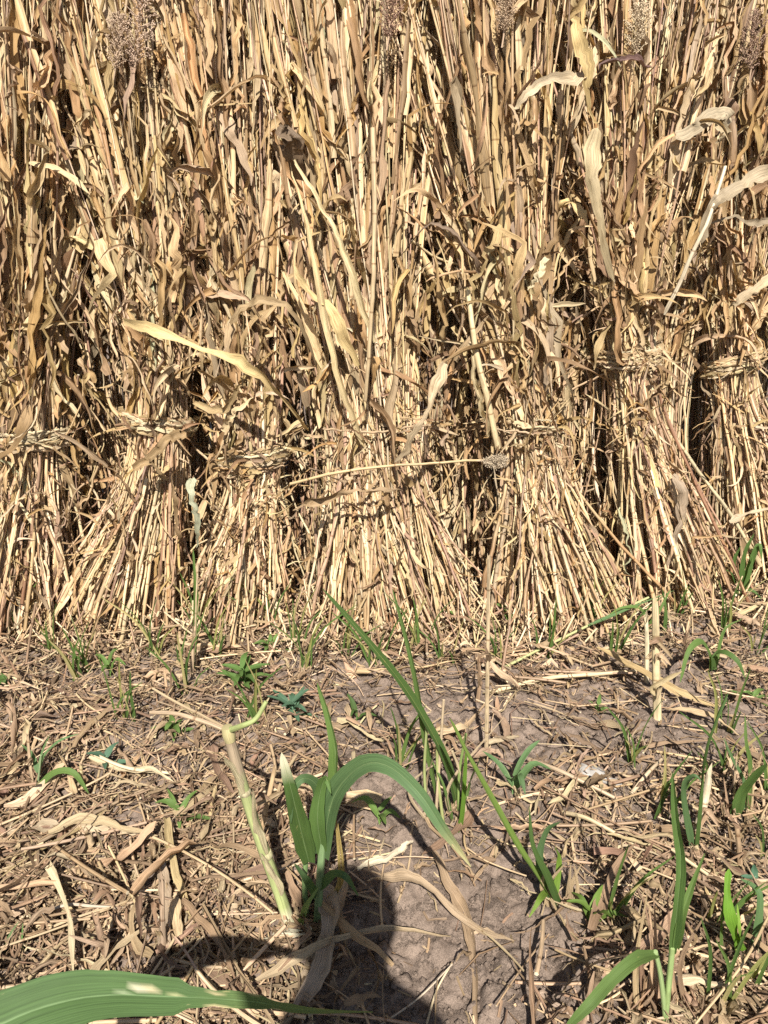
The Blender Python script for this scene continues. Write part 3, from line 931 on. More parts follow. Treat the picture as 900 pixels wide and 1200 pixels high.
mb = MB(); ribbon(mb, P, .027 * np.clip((1 - np.linspace(0, 1, 20)) / .6, 0, 1) + .001, G3, face=(0, 0, 1), fold=.2, wav=.06, m=7, mid=RIB); mb.build('leaf', M_GREEN, pl)

# grass plants on the right
pl, p = plant('grass_plant', 655, 1065, 'short bent grass plant with a yellow basal leaf below the long slanting blade', land='beside the short bent grass plant')
blade(pl, [A(p, 650, 1058), A(p, 622, 1015, .0), A(p, 600, 980, .01), A(p, 570, 925, .02), A(p, 545, 880, .03), A(p, 527, 842, .04)], .0085, V(.13, .19, .04), n=26, face=(.5, -.6, 1), fold=.5, base=.7, taper=.3, label='long slanting yellow-green blade')
blade(pl, [A(p, 655, 1060), A(p, 640, 1025, -.02), A(p, 624, 990, -.02), A(p, 620, 945, .0)], .010, G1 * .8, fold=.5, face=(.3, -1, .3))
blade(pl, [A(p, 645, 1052), A(p, 632, 1010, .02), A(p, 640, 975, .02), A(p, 657, 963, .0)], .010, G3, fold=.3)
blade(pl, [A(p, 650, 1050), A(p, 655, 1010, .02), A(p, 650, 992, .0)], .008, V(.16, .26, .04), fold=.3)
blade(pl, [A(p, 640, 1045), A(p, 632, 1055, -.04), A(p, 620, 1075, -.06)], .008, V(.16, .24, .04), fold=.3)
for k in range(5):
    u = 650 + R.uniform(-5, 40)
    blade(pl, [A(p, u, 1070), A(p, u + R.normal(0, 8), 1040), A(p, u + R.normal(0, 14), 1012)], .007, V(.46, .34, .2), mat=M_LEAF, fold=.5, label=None)

pl, p = plant('grass_plant', 785, 1215, 'tall forked green grass plant with a blade hanging low, nearest the viewer', land='beside the tall forked grass plant')
stem(pl, [A(p, 776, 1225), A(p, 783, 1160), A(p, 788, 1110)], .0055, .005, V(.24, .32, .12))
stem(pl, [A(p, 783, 1225), A(p, 775, 1150), A(p, 768, 1115)], .0048, .004, V(.26, .34, .14))
blade(pl, [A(p, 788, 1115), A(p, 794, 1060), A(p, 798, 1010, .02), A(p, 792, 960, .03), A(p, 788, 905, .04)], .011, G1, face=(-.4, -1, .2), n=22, taper=.45, fold=.7, mid=RIB)
blade(pl, [A(p, 792, 1110), A(p, 800, 1070), A(p, 812, 1035, .02), A(p, 826, 1000, .03)], .009, G2 * .9, face=(-.5, -1, .2), fold=.6)
blade(pl, [A(p, 770, 1118), A(p, 745, 1125, -.03), A(p, 715, 1150, -.06), A(p, 690, 1178, -.09), A(p, 662, 1206, -.1)], .013, G2, face=(-.1, -.5, 1), fold=.3, taper=.4, n=22, base=.4)
for k in range(9):
    u = 760 + R.uniform(-15, 50)
    blade(pl, [A(p, u, 1200, .04), A(p, u + R.normal(0, 5), 1130, .05), A(p, u + R.normal(0, 12), 1060 + R.uniform(-20, 50), .06)], .007, pal(LIT_PAL) * 1.2, mat=M_LEAF, fold=.6)

pl, p = plant('grass_plant', 862, 1135, 'bright green shredded-leaf grass plant among dry stems', land='beside the shredded bright green plant')
blade(pl, [A(p, 875, 1140), A(p, 866, 1110), A(p, 855, 1080, -.02), A(p, 852, 1045), A(p, 854, 1018, .02)], .013, V(.14, .27, .03), face=(0, -1, .4), fold=.4, taper=.4, wav=.2)
blade(pl, [A(p, 872, 1140), A(p, 868, 1110), A(p, 866, 1090, -.02), A(p, 864, 1060)], .008, V(.20, .32, .05), fold=.4)
blade(pl, [A(p, 880, 1140), A(p, 890, 1060, .02), A(p, 884, 1040, .03), A(p, 868, 1030, .03)], .010, G3 * 1.2, fold=.3)
blade(pl, [A(p, 846, 1130), A(p, 845, 1090), A(p, 848, 1050)], .004, G2, fold=.3)

pl, p = plant('grass_plant', 815, 1000, 'twisted dark green blade standing alone beside a split straw', land='beside the lone twisted green blade')
blade(pl, [A(p, 815, 1000), A(p, 820, 930), A(p, 826, 880, .02), A(p, 838, 845, .04), A(p, 853, 812, .06)], .009, G1 * .8, face=(.2, -1, .2), twist=2.2, fold=.5, n=22, taper=.4)
blade(pl, [A(p, 812, 1000), A(p, 800, 930, .0), A(p, 812, 910, -.02), A(p, 822, 915, -.03)], .010, G3, fold=.4)
pl, p = plant('grass_plant', 878, 960, 'spreading green grass tuft near the frame edge with folded upright blades', land='beside the spreading grass tuft')
blade(pl, [A(p, 872, 950), A(p, 870, 915), A(p, 858, 890), A(p, 848, 865, .01)], .009, G3 * 1.2, fold=.5)
blade(pl, [A(p, 876, 950), A(p, 878, 900), A(p, 874, 870), A(p, 873, 838, .02)], .009, G2, fold=.5)
blade(pl, [A(p, 860, 960), A(p, 868, 930, -.02), A(p, 882, 912, -.05), A(p, 898, 895, -.08)], .014, G1 * 1.1, face=(-.3, -1, .4), fold=.3, taper=.4)
for k in range(7):
    u = 862 + R.uniform(-10, 45)
    blade(pl, [A(p, u, 985), A(p, u + R.normal(0, 7), 930), A(p, u + R.normal(0, 12), 880 + R.uniform(-20, 40))], .005, pal(LIT_PAL) * 1.2, mat=M_LEAF, fold=.6)

pl, p = plant('grass_plant', 835, 790, 'green grass plant with two downward arching leaves before the rope-banded sheaf', land='beside the twin arching leaves')
blade(pl, [A(p, 832, 785), A(p, 830, 765, -.02), A(p, 820, 752, -.05), A(p, 806, 765, -.09), A(p, 797, 800, -.12)], .014, G2 * 1.1, fold=.3, taper=.5)
blade(pl, [A(p, 835, 785), A(p, 838, 768, -.02), A(p, 850, 765, -.05), A(p, 864, 775, -.08), A(p, 873, 795, -.1)], .013, G1, fold=.3, taper=.5)
blade(pl, [A(p, 838, 785), A(p, 848, 740, .02), A(p, 870, 725, .03)], .006, G2, fold=.3)
pl, p = plant('grass_plant', 868, 705, 'leafy green weed at the shaded side of the set-back sheaf', land='beside the leafy weed by the set-back sheaf')
for (a, b), (c_, d_), (e, f) in (((866, 690), (872, 650), (884, 625)), ((864, 690), (856, 672), (850, 668)), ((868, 690), (888, 640), (893, 655)), ((862, 695), (880, 692), (893, 702)), ((866, 690), (860, 660), (868, 640)), ((870, 700), (880, 660), (878, 648))):
    blade(pl, [A(p, a, b), A(p, c_, d_, -.03), A(p, e, f, -.05)], .013, G1 * R.uniform(.9, 1.3), fold=.3)
pl, p = plant('grass_plant', 760, 745, 'two small green blades at the butts of the rope-banded sheaf', land='beside the two small green blades')
blade(pl, [A(p, 752, 745), A(p, 770, 720, -.02), A(p, 786, 690, 0)], .009, G2, fold=.3)
blade(pl, [A(p, 760, 745), A(p, 752, 715, -.02), A(p, 730, 712, -.04), A(p, 712, 722, -.06)], .009, G2 * 1.2, fold=.3)
blade(pl, [A(p, 778, 745), A(p, 780, 715), A(p, 776, 690)], .008, G1, fold=.3)

# long pale green culm lying out from the wall
pl, p = plant('fallen_culm', 605, 770, 'long pale green straw lying slanted from the ground up to the rope-banded sheaf', 'straw', land='along the long slanting green straw')
stem(pl, [gnd(585, 785, .02), gnd(640, 757, .05), gnd(700, 728, .09), gnd(760, 700, .13)], .005, .0038, V(.42, .42, .19))
blade(pl, [gnd(690, 733, .09), gnd(740, 712, .12), gnd(790, 692, .12)], .006, G3 * 1.3, fold=.5)

# thin grass blade in front of the narrow sheaf, and small weeds
pl, p = plant('grass_plant', 228, 790, 'thin upright grass blade in front of the narrow low-banded sheaf', land='beside the thin upright grass blade')
blade(pl, [A(p, 226, 790), A(p, 229, 730), A(p, 229, 690), A(p, 226, 642, .02)], .008, G2, face=(.2, -1, .1), fold=.6, taper=.35)
blade(pl, [A(p, 226, 770), A(p, 234, 735, -.01), A(p, 240, 715, -.02)], .007, G2, fold=.4)
stem(pl, [A(p, 230, 795), A(p, 229, 740), A(p, 232, 660)], .0045, .003, V(.48, .36, .22), mat=M_STALK)
blade(pl, [A(p, 214, 800), A(p, 212, 775), A(p, 220, 735, -.02)], .010, G2 * 1.1, fold=.5)
blade(pl, [A(p, 208, 810), A(p, 210, 780), A(p, 206, 755, -.02)], .007, G1, fold=.5)


def weed(u, v, size, label, nl=8, col=G1, land=None, upright=.6):
    """small leafy weed: short stem, narrow leaves all round"""
    pl, p = plant('weed', u, v, label, 'weed', 'small green weeds on the ground', land)
    h = size * .55
    stem(pl, [p, p + V(R.normal(0, .006), 0, h * .6), p + V(R.normal(0, .01), R.normal(0, .01), h)], .0022, .0012, col * 1.6)
    for k in range(nl):
        a = k * 2.4 + R.uniform(-.4, .4)
        d = V(math.cos(a), math.sin(a), 0)
        z = h * (.1 + .9 * k / nl)
        L = size * R.uniform(.55, .95) * (1 - .4 * k / nl)
        q = p + V(0, 0, z)
        up = upright * R.uniform(.5, 1.3)
        blade(pl, [q, q + d * L * .45 + V(0, 0, L * .45 * up), q + d * L * .95 + V(0, 0, L * .45 * up * R.uniform(.4, 1.5))], size * R.uniform(.07, .12), col * R.uniform(.85, 1.3), face=(0, -.2, 1), n=9, fold=.25, base=.3, taper=.6)
    return pl


weed(285, 812, .14, 'largest many-leaved weed in front of the narrow low-banded sheaf', 12, G1 * 1.1, 'beside the many-leaved weed')
weed(318, 775, .09, 'small weed at the very butts of the narrow sheaf', 7, G2)
weed(205, 870, .10, 'light green flat weed left of the broken twigs', 8, G2 * 1.1, 'beside the light green flat weed', .4)
weed(345, 845, .11, 'dusty blue-green weed behind the bleached leaf tip', 9, V(.07, .13, .075), 'beside the dusty blue-green weed')
weed(125, 905, .09, 'tiny blue-green weed between pale straws', 5, V(.075, .14, .085))
weed(212, 965, .10, 'sparse weed with a single larger light leaf on dark litter', 5, G2, 'beside the sparse weed on dark litter')
weed(418, 848, .08, 'single dark grass shoot behind the arching leaf', 3, G1 * .8, None, 1.6)
weed(600, 735, .12, 'upright weed at the butts of the ragged-banded sheaf', 5, G2, None, 1.5)
weed(535, 735, .10, 'weed half hidden in the butts of the broad middle sheaf', 5, G2, None, 1.2)
weed(600, 940, .12, 'two-leaved seedling between the slanting blade and the white lump', 4, G3 * 1.2, None, 1.4)
weed(700, 840, .06, 'tiny sprout on bare soil before the split stump', 4, G2)
weed(160, 745, .09, 'weed under the fanned butts', 5, G2)
weed(130, 795, .10, 'upright weed before the fanned butts', 4, G2, None, 1.8)
weed(10, 810, .10, 'dark flat weed leaf in the shade at the edge', 3, G1 * .8, None, .4)
weed(445, 970, .09, 'sprig between the big seedling and the grass clump', 4, G2, None, 1.2)
weed(690, 1090, .09, 'sprout in dark litter behind the hanging blade', 5, V(.13, .2, .04), None, 1.2)
weed(880, 830, .08, 'small weed at the frame edge above the grass tuft', 5, G2)
weed(880, 1050, .07, 'round-leaved weed behind the shredded plant', 5, V(.07, .14, .08), None, .5)

for u, v, ph in ((18, 745, 'under the flat-banded sheaf at the frame edge'), (60, 770, 'in the straw before the flat-banded sheaf'), (105, 790, 'between the flat-banded and the fanned sheaf'), (185, 775, 'in the straw before the fanned sheaf'),
                 (255, 775, 'between the fanned and the narrow sheaf'), (345, 765, 'between the narrow and the broad middle sheaf'), (405, 770, 'before the broad middle sheaf'), (490, 755, 'behind the two tall clump blades'),
                 (690, 735, 'between the ragged-banded and the rope-banded sheaf'), (795, 730, 'right before the rope-banded sheaf'), (850, 745, 'below the set-back sheaf'), (8, 700, 'against the butts of the flat-banded sheaf'), (128, 735, 'against the butts of the fanned sheaf'), (235, 745, 'right of the fanned butts'), (320, 745, 'right of the narrow butts'), (440, 775, 'in front of the crossed middle butts'), (525, 770, 'left of the ragged-banded butts'), (585, 780, 'beside the tall thin bare stalk'), (640, 775, 'under the slanting green straw'), (720, 770, 'before the gap by the rope-banded butts'), (885, 765, 'at the frame edge below the set-back sheaf'), (735, 905, 'on bare soil right of the white lump'), (850, 860, 'on the soil above the spreading tuft'), (895, 1010, 'at the frame edge below the spreading tuft'), (835, 1100, 'among dry stems left of the shredded plant'), (720, 1080, 'in dark litter left of the tall forked grass'), (888, 1170, 'at the frame edge below the shredded plant'), (770, 960, 'behind the tall forked grass'), (845, 915, 'between the lone twisted blade and the spreading tuft'), (893, 935, 'right of the spreading tuft'), (840, 1185, 'right of the tall forked grass'), (215, 815, 'in front of the thin upright blade'), (360, 790, 'right of the many-leaved weed'), (300, 860, 'behind the thick cut stalk'), (150, 855, 'on the litter above the star-shaped weed'), (90, 800, 'on the litter under the flat-banded sheaf'), (470, 900, 'left of the tall grass clump')):
    pl, p = plant('grass_tuft', u, v, 'thin yellowish green grass shoots ' + ph, 'grass', 'small tufts of green grass shoots')
    for k in range(6):
        h = R.uniform(.08, .25)
        q = p + V(R.normal(0, .014), R.normal(0, .008), 0)
        dx = R.normal(0, .35)
        c_ = [G2 * 1.1, G1, V(.30, .30, .10), V(.42, .36, .16), G2, G1 * 1.2][k]
        blade(pl, [q, q + V(dx * h * .4, -.02, h * .6), q + V(dx * h, -.04, h)], R.uniform(.0022, .0055), c_, face=(R.normal(0, .4), -1, .3), n=10, fold=.5, taper=.5)

pl, p = plant('grass_plant', 72, 925, 'star-shaped green grass weed with two curved leaves beside dry stubs', land='beside the star-shaped grass weed')
blade(pl, [A(p, 45, 930, 0), A(p, 34, 938, -.02), A(p, 60, 908, -.03), A(p, 85, 905, -.04), A(p, 104, 930, -.05)], .011, G2, fold=.3, taper=.4)
blade(pl, [A(p, 45, 905), A(p, 52, 885, .02), A(p, 70, 868, .02), A(p, 92, 860, .03)], .005, G3 * 1.4, fold=.3)
blade(pl, [A(p, 45, 905), A(p, 38, 885, .02), A(p, 25, 872, .02)], .007, G3 * 1.2, fold=.3)
blade(pl, [A(p, 45, 905), A(p, 50, 880, .02), A(p, 58, 862, .02)], .004, G3 * 1.4, fold=.3)
stem(pl, [A(p, 42, 935), A(p, 46, 905), A(p, 48, 885)], .003, .002, V(.25, .32, .16))
pl, p = plant('grass_plant', 20, 1120, 'two thin grass blades at the frame edge above the nibbled leaf')
blade(pl, [A(p, 2, 1130), A(p, 10, 1100), A(p, 22, 1080)], .004, V(.16, .24, .10), fold=.4)
blade(pl, [A(p, 28, 1145), A(p, 26, 1110), A(p, 27, 1082)], .004, V(.14, .26, .08), fold=.4)

# stubble and stumps
def stub(u, v, u2, v2, r, col, label, group=None, name='stubble_stalk', split=False):
    pl, p = plant(name, u, v, label, 'stubble', group)
    n = 9
    P = spline([p - V(0, 0, .01), (p + A(p, u2, v2)) / 2 + V(R.normal(0, .003), 0, 0), A(p, u2, v2)], n)
    mb = MB()
    tube(mb, P, np.linspace(r * 1.1, r * .8, n), np.tile(np.asarray(col), (n, 1)) * np.clip(1 + R.normal(0, .1, (n, 1)), .7, 1.2), 9, cap=False, flat=R.uniform(.5, .8))
    mb.v[0][-9:] += unit(P[-1] - P[0]) * (R.normal(0, r * 1.3, (9, 1)) + np.linspace(-r, r, 9)[:, None] * 1.2)
    mb.build('stem', M_STALK, pl)
    m = MB()
    for k in range(2 if not split else 5):
        a = R.integers(2, 6)
        Q = spline([P[a], P[a] + V(R.normal(0, .012), -.012, .03), P[a] + V(R.normal(0, .03), -.02, R.uniform(-.03, .08))], 8)
        m = MB(); ribbon(m, Q, leafwidth(8, r * R.uniform(.7, 1.3), .7, .5), pal(LIT_PAL) * 1.15, fold=.6)
        m.build('leaf_sheath', M_LEAF, pl)
    return pl


stub(570, 885, 573, 652, .0055, (.50, .38, .23), 'tall thin bare stalk standing upright before the ragged-banded sheaf')
stub(770, 850, 768, 705, .011, (.60, .48, .28), 'thick pale split stump with a green streak before the rope-banded sheaf', split=True)
LAND.append((*gnd(770, 850)[:2], 'beside the pale split stump'))
stub(757, 805, 757, 722, .007, (.66, .56, .36), 'pale stump leaning on the split one')
stub(812, 985, 832, 905, .009, (.62, .52, .36), 'split straw stump beside the lone twisted green blade')
stub(130, 1135, 112, 1075, .009, (.30, .20, .13), 'short brown peeled stump on bare cracked soil')
stub(192, 1120, 190, 1030, .006, (.42, .30, .2), 'flat dry stump with loose leaf strip above the nibbled leaf')
stub(225, 800, 228, 735, .006, (.44, .32, .2), 'dry stem right behind the thin upright grass blade')
stub(100, 930, 95, 895, .006, (.5, .4, .22), 'short pale stub beside the star-shaped grass weed')
stub(38, 925, 32, 860, .005, (.5, .36, .22), 'upright dry stub at the star-shaped grass weed')
stub(245, 960, 252, 925, .005, (.56, .42, .22), 'tan stub between the sparse weed and the green stalk')
stub(300, 1000, 322, 900, .006, (.46, .32, .18), 'thin brown stub between the green stalk and the seedling')
for k in range(22):
    u, v = (R.uniform(0, 900), R.uniform(745, 850)) if k < 14 else (R.uniform(680, 900), R.uniform(960, 1190))
    stub(u, v, u + R.normal(0, 12), v - R.uniform(25, 60), R.uniform(.003, .006), pal(LIT_PAL) * 1.25, 'short dry stem stub standing among the litter' if k < 14 else 'short brown stem stub standing among the dark litter by the tall forked grass', 'short stem stubs near the sheaves' if k < 14 else 'short stem stubs among the right-hand litter')

# ------------------------------------------------------------------ litter
def dens(x, y):
    """how thickly the litter lies, 0..1"""
    wall = np.clip((y - 1.55) / .5, 0, 1)
    bare = 1.2 * np.exp(-(((x - .10) / .30) ** 2 + ((y - 1.06) / .25) ** 2)) + .6 * np.exp(-(((x - .42) / .30) ** 2 + ((y - 1.90) / .14) ** 2)) \
        + .75 * np.exp(-(((x + .45) / .12) ** 2 + ((y - 1.10) / .10) ** 2)) + .5 * np.exp(-(((x - .80) / .30) ** 2 + ((y - 1.75) / .16) ** 2)) + .6 * np.exp(-(((x - .33) / .12) ** 2 + ((y - 1.25) / .15) ** 2))
    left = .85 * np.clip((-x + .25) / .4, 0, 1)
    right = .75 * np.clip((x - .28) / .2, 0, 1)
    d = np.maximum.reduce([wall * np.ones_like(x), left, right, .35 * np.ones_like(x)])
    return np.clip(d * (1 - .95 * np.clip(bare, 0, 1)) * (2.6 * fbm(x * 3.4, y * 3.4, 3) - .45), 0, 1)


def litter_piece(mb, x, y, L, kind, col, zup, w=None):
    a = R.uniform(0, 2 * PI)
    n = 9
    bend = R.normal(0, .55 if kind == 'leaf' else .25)
    th = a + bend * np.linspace(-.5, .5, n) + (R.normal(0, .8) * (np.linspace(0, 1, n) > .5) if R.random() < .15 else 0)
    st = L / (n - 1)
    px = x + np.concatenate([[0], np.cumsum(np.cos(th[:-1]) * st)]) - math.cos(a) * L / 2
    py = y + np.concatenate([[0], np.cumsum(np.sin(th[:-1]) * st)]) - math.sin(a) * L / 2
    hz = hgt(px, py)
    if kind == 'leaf':
        z = hz * .6 + np.max(hz) * .4 + zup + np.abs(np.cumsum(R.normal(0, .004, n))) + (.03 * R.random() * np.linspace(0, 1, n) ** 2 if R.random() < .35 else 0)
    else:
        sl = np.polyfit(np.arange(n), hz, 1)
        fit = np.polyval(sl, np.arange(n))
        z = fit + np.max(hz - fit) * .8 + zup + np.linspace(0, R.uniform(0, .18) * L, n) * (R.random() < .4)
    P = np.stack([px, py, z], 1)
    if kind == 'leaf':
        w = w or R.uniform(.003, .013)
        ribbon(mb, P, leafwidth(n, w, R.uniform(.4, .9), R.uniform(.3, .8)), col, face=(R.normal(0, .4), -.3 + R.normal(0, .4), 1), fold=R.choice([R.uniform(.1, .5), R.uniform(.6, 1.5)]) * R.choice([1, -1]), curl=R.uniform(-.5, .5), twist=R.normal(0, 1.0), wav=.22)
    else:
        w = w or R.uniform(.0016, .0048)
        if kind == 'flat':
            ribbon(mb, P, w, col, face=(0, -.2, 1), fold=R.uniform(0, .6), wav=.1, m=3)
        else:
            tube(mb, P + V(0, 0, w), w, col, 5, cap=(.6, .5, .34))
    return P, a, bend


def spot(n, lo=.0):
    out = []
    while len(out) < n:
        v = 1240 - (1240 - 690) * R.random(4000) ** .9
        u = R.uniform(-60, 960, 4000)
        for uu, vv in zip(u, v):
            g = gnd(uu, vv)
            if R.random() < lo + (1 - lo) * float(dens(np.array([g[0]]), np.array([g[1]]))[0]):
                out.append(g[:2])
                if len(out) >= n:
                    break
    return out


ll, sl_, cr = MB(), MB(), MB()
for (x, y) in spot(5800):
    litter_piece(ll, x, y, R.uniform(.015, .05) if R.random() < .55 else R.uniform(.05, .16), 'leaf', pal(LIT_PAL), R.uniform(0, .022), R.uniform(.001, .0042) if R.random() < .85 else R.uniform(.004, .010))
for (x, y) in spot(3000, .0):
    litter_piece(sl_, x, y, R.uniform(.02, .16), 'straw' if R.random() < .4 else 'flat', pal(LIT_PAL, .9, 1.3), R.uniform(.0, .022), R.uniform(.0009, .0028))
for (x, y) in spot(3200, .2):   # fine chaff
    litter_piece(ll, x, y, R.uniform(.006, .03), 'flat', pal(LIT_PAL, .8, 1.3), .001, R.uniform(.0008, .0028))
nf = 0
while nf < 2400:     # trash heaped along the foot of the sheaves
    u, v = R.uniform(-50, 950), R.normal(738, 22)
    v += -40 * np.clip((u - 640) / 250, 0, 1)
    g = gnd(u, v)
    if R.random() < .3:      # snapped straws leaning on the butts
        q0 = V(g[0], g[1] - .02, H(g[0], g[1]))
        dq = unit(V(R.normal(0, .55), R.uniform(.1, .6), R.uniform(.3, 1.2))) * R.uniform(.06, .24)
        tube(sl_, spline([q0, q0 + dq * .5 + R.normal(0, .006, 3), q0 + dq], 6), R.uniform(.0015, .0042), pal(STALK_PAL), 5, cap=(.5, .42, .28))
        nf += 1
        continue
    litter_piece(ll if R.random() < .6 else sl_, g[0], g[1], R.uniform(.03, .2), R.choice(['leaf', 'straw', 'flat'], p=[.6, .2, .2]), pal(LIT_PAL, .85, 1.3), abs(R.normal(0, .03)), R.uniform(.0012, .006))
    nf += 1
tag(ll.build('leaf_litter', M_LEAF), 'shredded brown leaf litter covering the soil', None, None, 'stuff')
tag(sl_.build('straw_litter', M_STALK), 'fine broken straw scattered over the soil', None, None, 'stuff')

PREV = {}


def where(x, y):
    k = min(LAND, key=lambda l: (l[0] - x) ** 2 + (l[1] - y) ** 2)
    return k[2]


def say(col, a, bend, L, noun):
    lum = col @ V(.3, .6, .1)
    c = 'dark brown' if lum < .2 else 'brown' if lum < .29 else 'tan' if lum < .38 else 'pale'
    o = 'crosswise' if abs(math.sin(a)) < .38 else 'pointing at the sheaves' if abs(math.sin(a)) > .92 else ('slanting one way' if math.sin(a) * math.cos(a) > 0 else 'slanting back')
    s = 'long' if L > .27 else 'short' if L < .15 else ''
    b = 'curved' if abs(bend) > .75 else ''
    return ' '.join(w for w in (s, c, b, noun, 'lying', o) if w)


def lab(a, b):
    w = (a + ' ' + b).split()
    return ' '.join(w if len(w) <= 16 else [x for x in w if x not in ('curved', 'lying', 'way')][:16])


for k, (x, y) in enumerate(spot(230)):
    mb = MB()
    L = R.uniform(.07, .30) if R.random() < .85 else R.uniform(.3, .42)
    col = pal(LIT_PAL, 1.0, 1.35)
    P, a, bend = litter_piece(mb, x, y, L, 'straw', np.tile(col, (9, 1)) * np.clip(1 + R.normal(0, .06, (9, 1)), .8, 1.2), R.uniform(.004, .03), R.uniform(.0018, .0044))
    o = mb.build('loose_straw', M_STALK, loc=P[4])
    tag(o, lab(say(col, a, bend, L, 'straw'), where(x, y)), 'straw', 'loose straws on the ground')
for k, (x, y) in enumerate(spot(230)):
    mb = MB()
    L = R.uniform(.06, .2) if R.random() < .8 else R.uniform(.2, .34)
    col = pal(LIT_PAL, .95, 1.25)
    P, a, bend = litter_piece(mb, x, y, L, 'leaf', np.tile(col, (9, 1)) * np.clip(1 + R.normal(0, .08, (9, 1)), .75, 1.2), R.uniform(.004, .03) if R.random() < .7 else R.uniform(.03, .06), R.uniform(.0035, .0105) if R.random() < .65 else R.uniform(.010, .016))
    o = mb.build('fallen_leaf', M_LEAF, loc=P[4])
    tag(o, lab(say(col, a, bend, L, 'leaf'), where(x, y)), 'leaf', 'dry leaves fallen on the ground')


# the pieces on the ground that stand out
def lying(pts, w, col, label, leaf=True, **kw):
    P = spline([gnd(u, v, z + H(*gnd(u, v)[:2])) for u, v, z in pts], 22)
    if leaf:
        P = P + np.cumsum(R.normal(0, .0016, (22, 3)), 0)
        kw['wav'] = kw.get('wav', .12) * 1.5
    mb = MB()
    t = np.linspace(0, 1, 22)
    if leaf:
        ribbon(mb, P, w * np.minimum(kw.pop('base', .6) + t * 3, 1) * np.maximum(1 - t, 0) ** kw.pop('taper', .5) + .001, col, face=kw.pop('face', (0, -.4, 1)), **kw)
    else:
        tube(mb, P, np.linspace(w, w * .8, 22), col, 7, cap=(.6, .5, .34))
    o = mb.build('fallen_leaf' if leaf else 'loose_straw', M_LEAF if leaf else M_STALK, loc=P[11])
    return tag(o, label, 'leaf' if leaf else 'straw')


lying([(508, 1000, .03), (525, 1030, .03), (543, 1060, .02), (552, 1100, .015), (553, 1150, .01), (556, 1205, .01)], .013, (.36, .25, .15), 'long brown leaf trailing over bare soil below the arching seedling leaf', fold=.5, taper=.3, twist=.7)
lying([(450, 1028, .05), (480, 1032, .06), (510, 1050, .05), (545, 1090, .02), (600, 1115, .01)], .011, (.40, .29, .18), 'brown leaf crossing the top of the head-shaped shadow', fold=.5, twist=.8)
lying([(300, 1150, .03), (350, 1120, .04), (400, 1095, .05), (450, 1085, .05), (520, 1098, .02)], .009, (.44, .33, .2), 'straw-coloured leaf strip lying across the shadow', fold=.5)
lying([(370, 1035, .05), (385, 1070, .05), (370, 1130, .04), (330, 1200, .02)], .022, (.40, .30, .21), 'wide grey-brown leaf sheath running down beside the shadow', fold=.6, taper=.2)
lying([(405, 1030, .04), (395, 1060, .05), (370, 1110, .03), (345, 1150, .02)], .010, (.46, .35, .23), 'narrow leaf strip under the big seedling', fold=.5, taper=.2)
lying([(418, 1020, .02), (445, 1010, .03), (470, 998, .03), (482, 988, .03)], .008, (.64, .54, .38), 'small pale curved straw beside the big seedling', fold=.6, taper=.2)
lying([(195, 960, .06), (200, 1000, .06), (215, 1050, .04), (235, 1100, .03), (268, 1136, .02)], .010, (.50, .38, .19), 'long yellow leaf twisting down to the nibbled leaf', fold=.6, twist=1.2, taper=.3)
lying([(10, 975, .02), (60, 970, .03), (110, 966, .04), (160, 975, .02)], .016, (.54, .42, .27), 'broad pale torn leaf on the litter', fold=.3, taper=.3, wav=.25)
lying([(55, 975, .04), (100, 958, .05), (150, 968, .04), (185, 978, .03)], .012, (.46, .35, .2), 'tan leaf overlapping the broad pale torn leaf', fold=.4)
lying([(50, 1070, .02), (80, 1060, .03), (110, 1062, .03), (145, 1064, .02)], .0035, (.46, .38, .28), 'grey thin stem on bare cracked soil', leaf=False)
lying([(190, 1120, .02), (200, 1060, .03), (190, 1010, .03)], .016, (.44, .33, .22), 'dry folded leaf standing over the dark hollow', fold=.7, taper=.2)
lying([(105, 888, .02), (140, 898, .03), (180, 905, .03), (205, 920, .02)], .008, (.60, .48, .3), 'pale split straw behind the star-shaped grass weed', fold=.6, taper=.2)
lying([(110, 884, .03), (150, 900, .035), (200, 906, .03)], .005, (.62, .50, .32), 'thin pale straw on top of the split one', leaf=False)
lying([(572, 812, .02), (640, 795, .03), (700, 790, .03), (745, 786, .02)], .007, (.58, .45, .27), 'pale straw lying flat across bare soil before the ragged-banded sheaf', leaf=False)
lying([(700, 760, .05), (740, 778, .06), (790, 806, .05), (845, 825, .03)], .014, (.46, .33, .16), 'wide brown leaf slanting under the split stump', fold=.4, taper=.3)
lying([(780, 830, .02), (830, 838, .03), (870, 862, .02)], .009, (.48, .35, .2), 'brown leaf right of the split stump', fold=.4)
lying([(862, 722, .05), (890, 712, .06), (915, 706, .06)], .012, (.55, .43, .24), 'bunch of straw poking in at the edge below the set-back sheaf', fold=.7)
lying([(855, 612, .30), (880, 604, .32), (910, 596, .33)], .014, (.50, .39, .25), 'tan leaf poking in beside the set-back sheaf butts', fold=.5)
lying([(575, 832, .03), (588, 850, .02), (596, 872, .015), (608, 886, .01)], .011, (.34, .23, .15), 'leaf-shaped brown leaf at the foot of the tall thin stalk', fold=.5)
lying([(550, 888, .03), (575, 882, .03), (592, 890, .01)], .011, (.38, .26, .17), 'folded brown leaf piece beside the tall thin stalk', fold=.5, taper=.3)
lying([(620, 890, .03), (660, 905, .04), (720, 935, .02)], .006, (.46, .34, .22), 'tan straw above the white lump', leaf=False)
lying([(660, 952, .02), (690, 960, .03), (745, 990, .02)], .0055, (.56, .44, .26), 'tan straw below the white lump', leaf=False)
lying([(740, 930, .02), (760, 905, .03), (775, 890, .03)], .0055, (.55, .42, .27), 'stiff pale straw right of the white lump', leaf=False)
lying([(500, 1200, .01), (512, 1160, .015), (530, 1128, .02)], .0022, (.60, .48, .3), 'hair-thin straw on the bare soil beside the shadow', leaf=False)
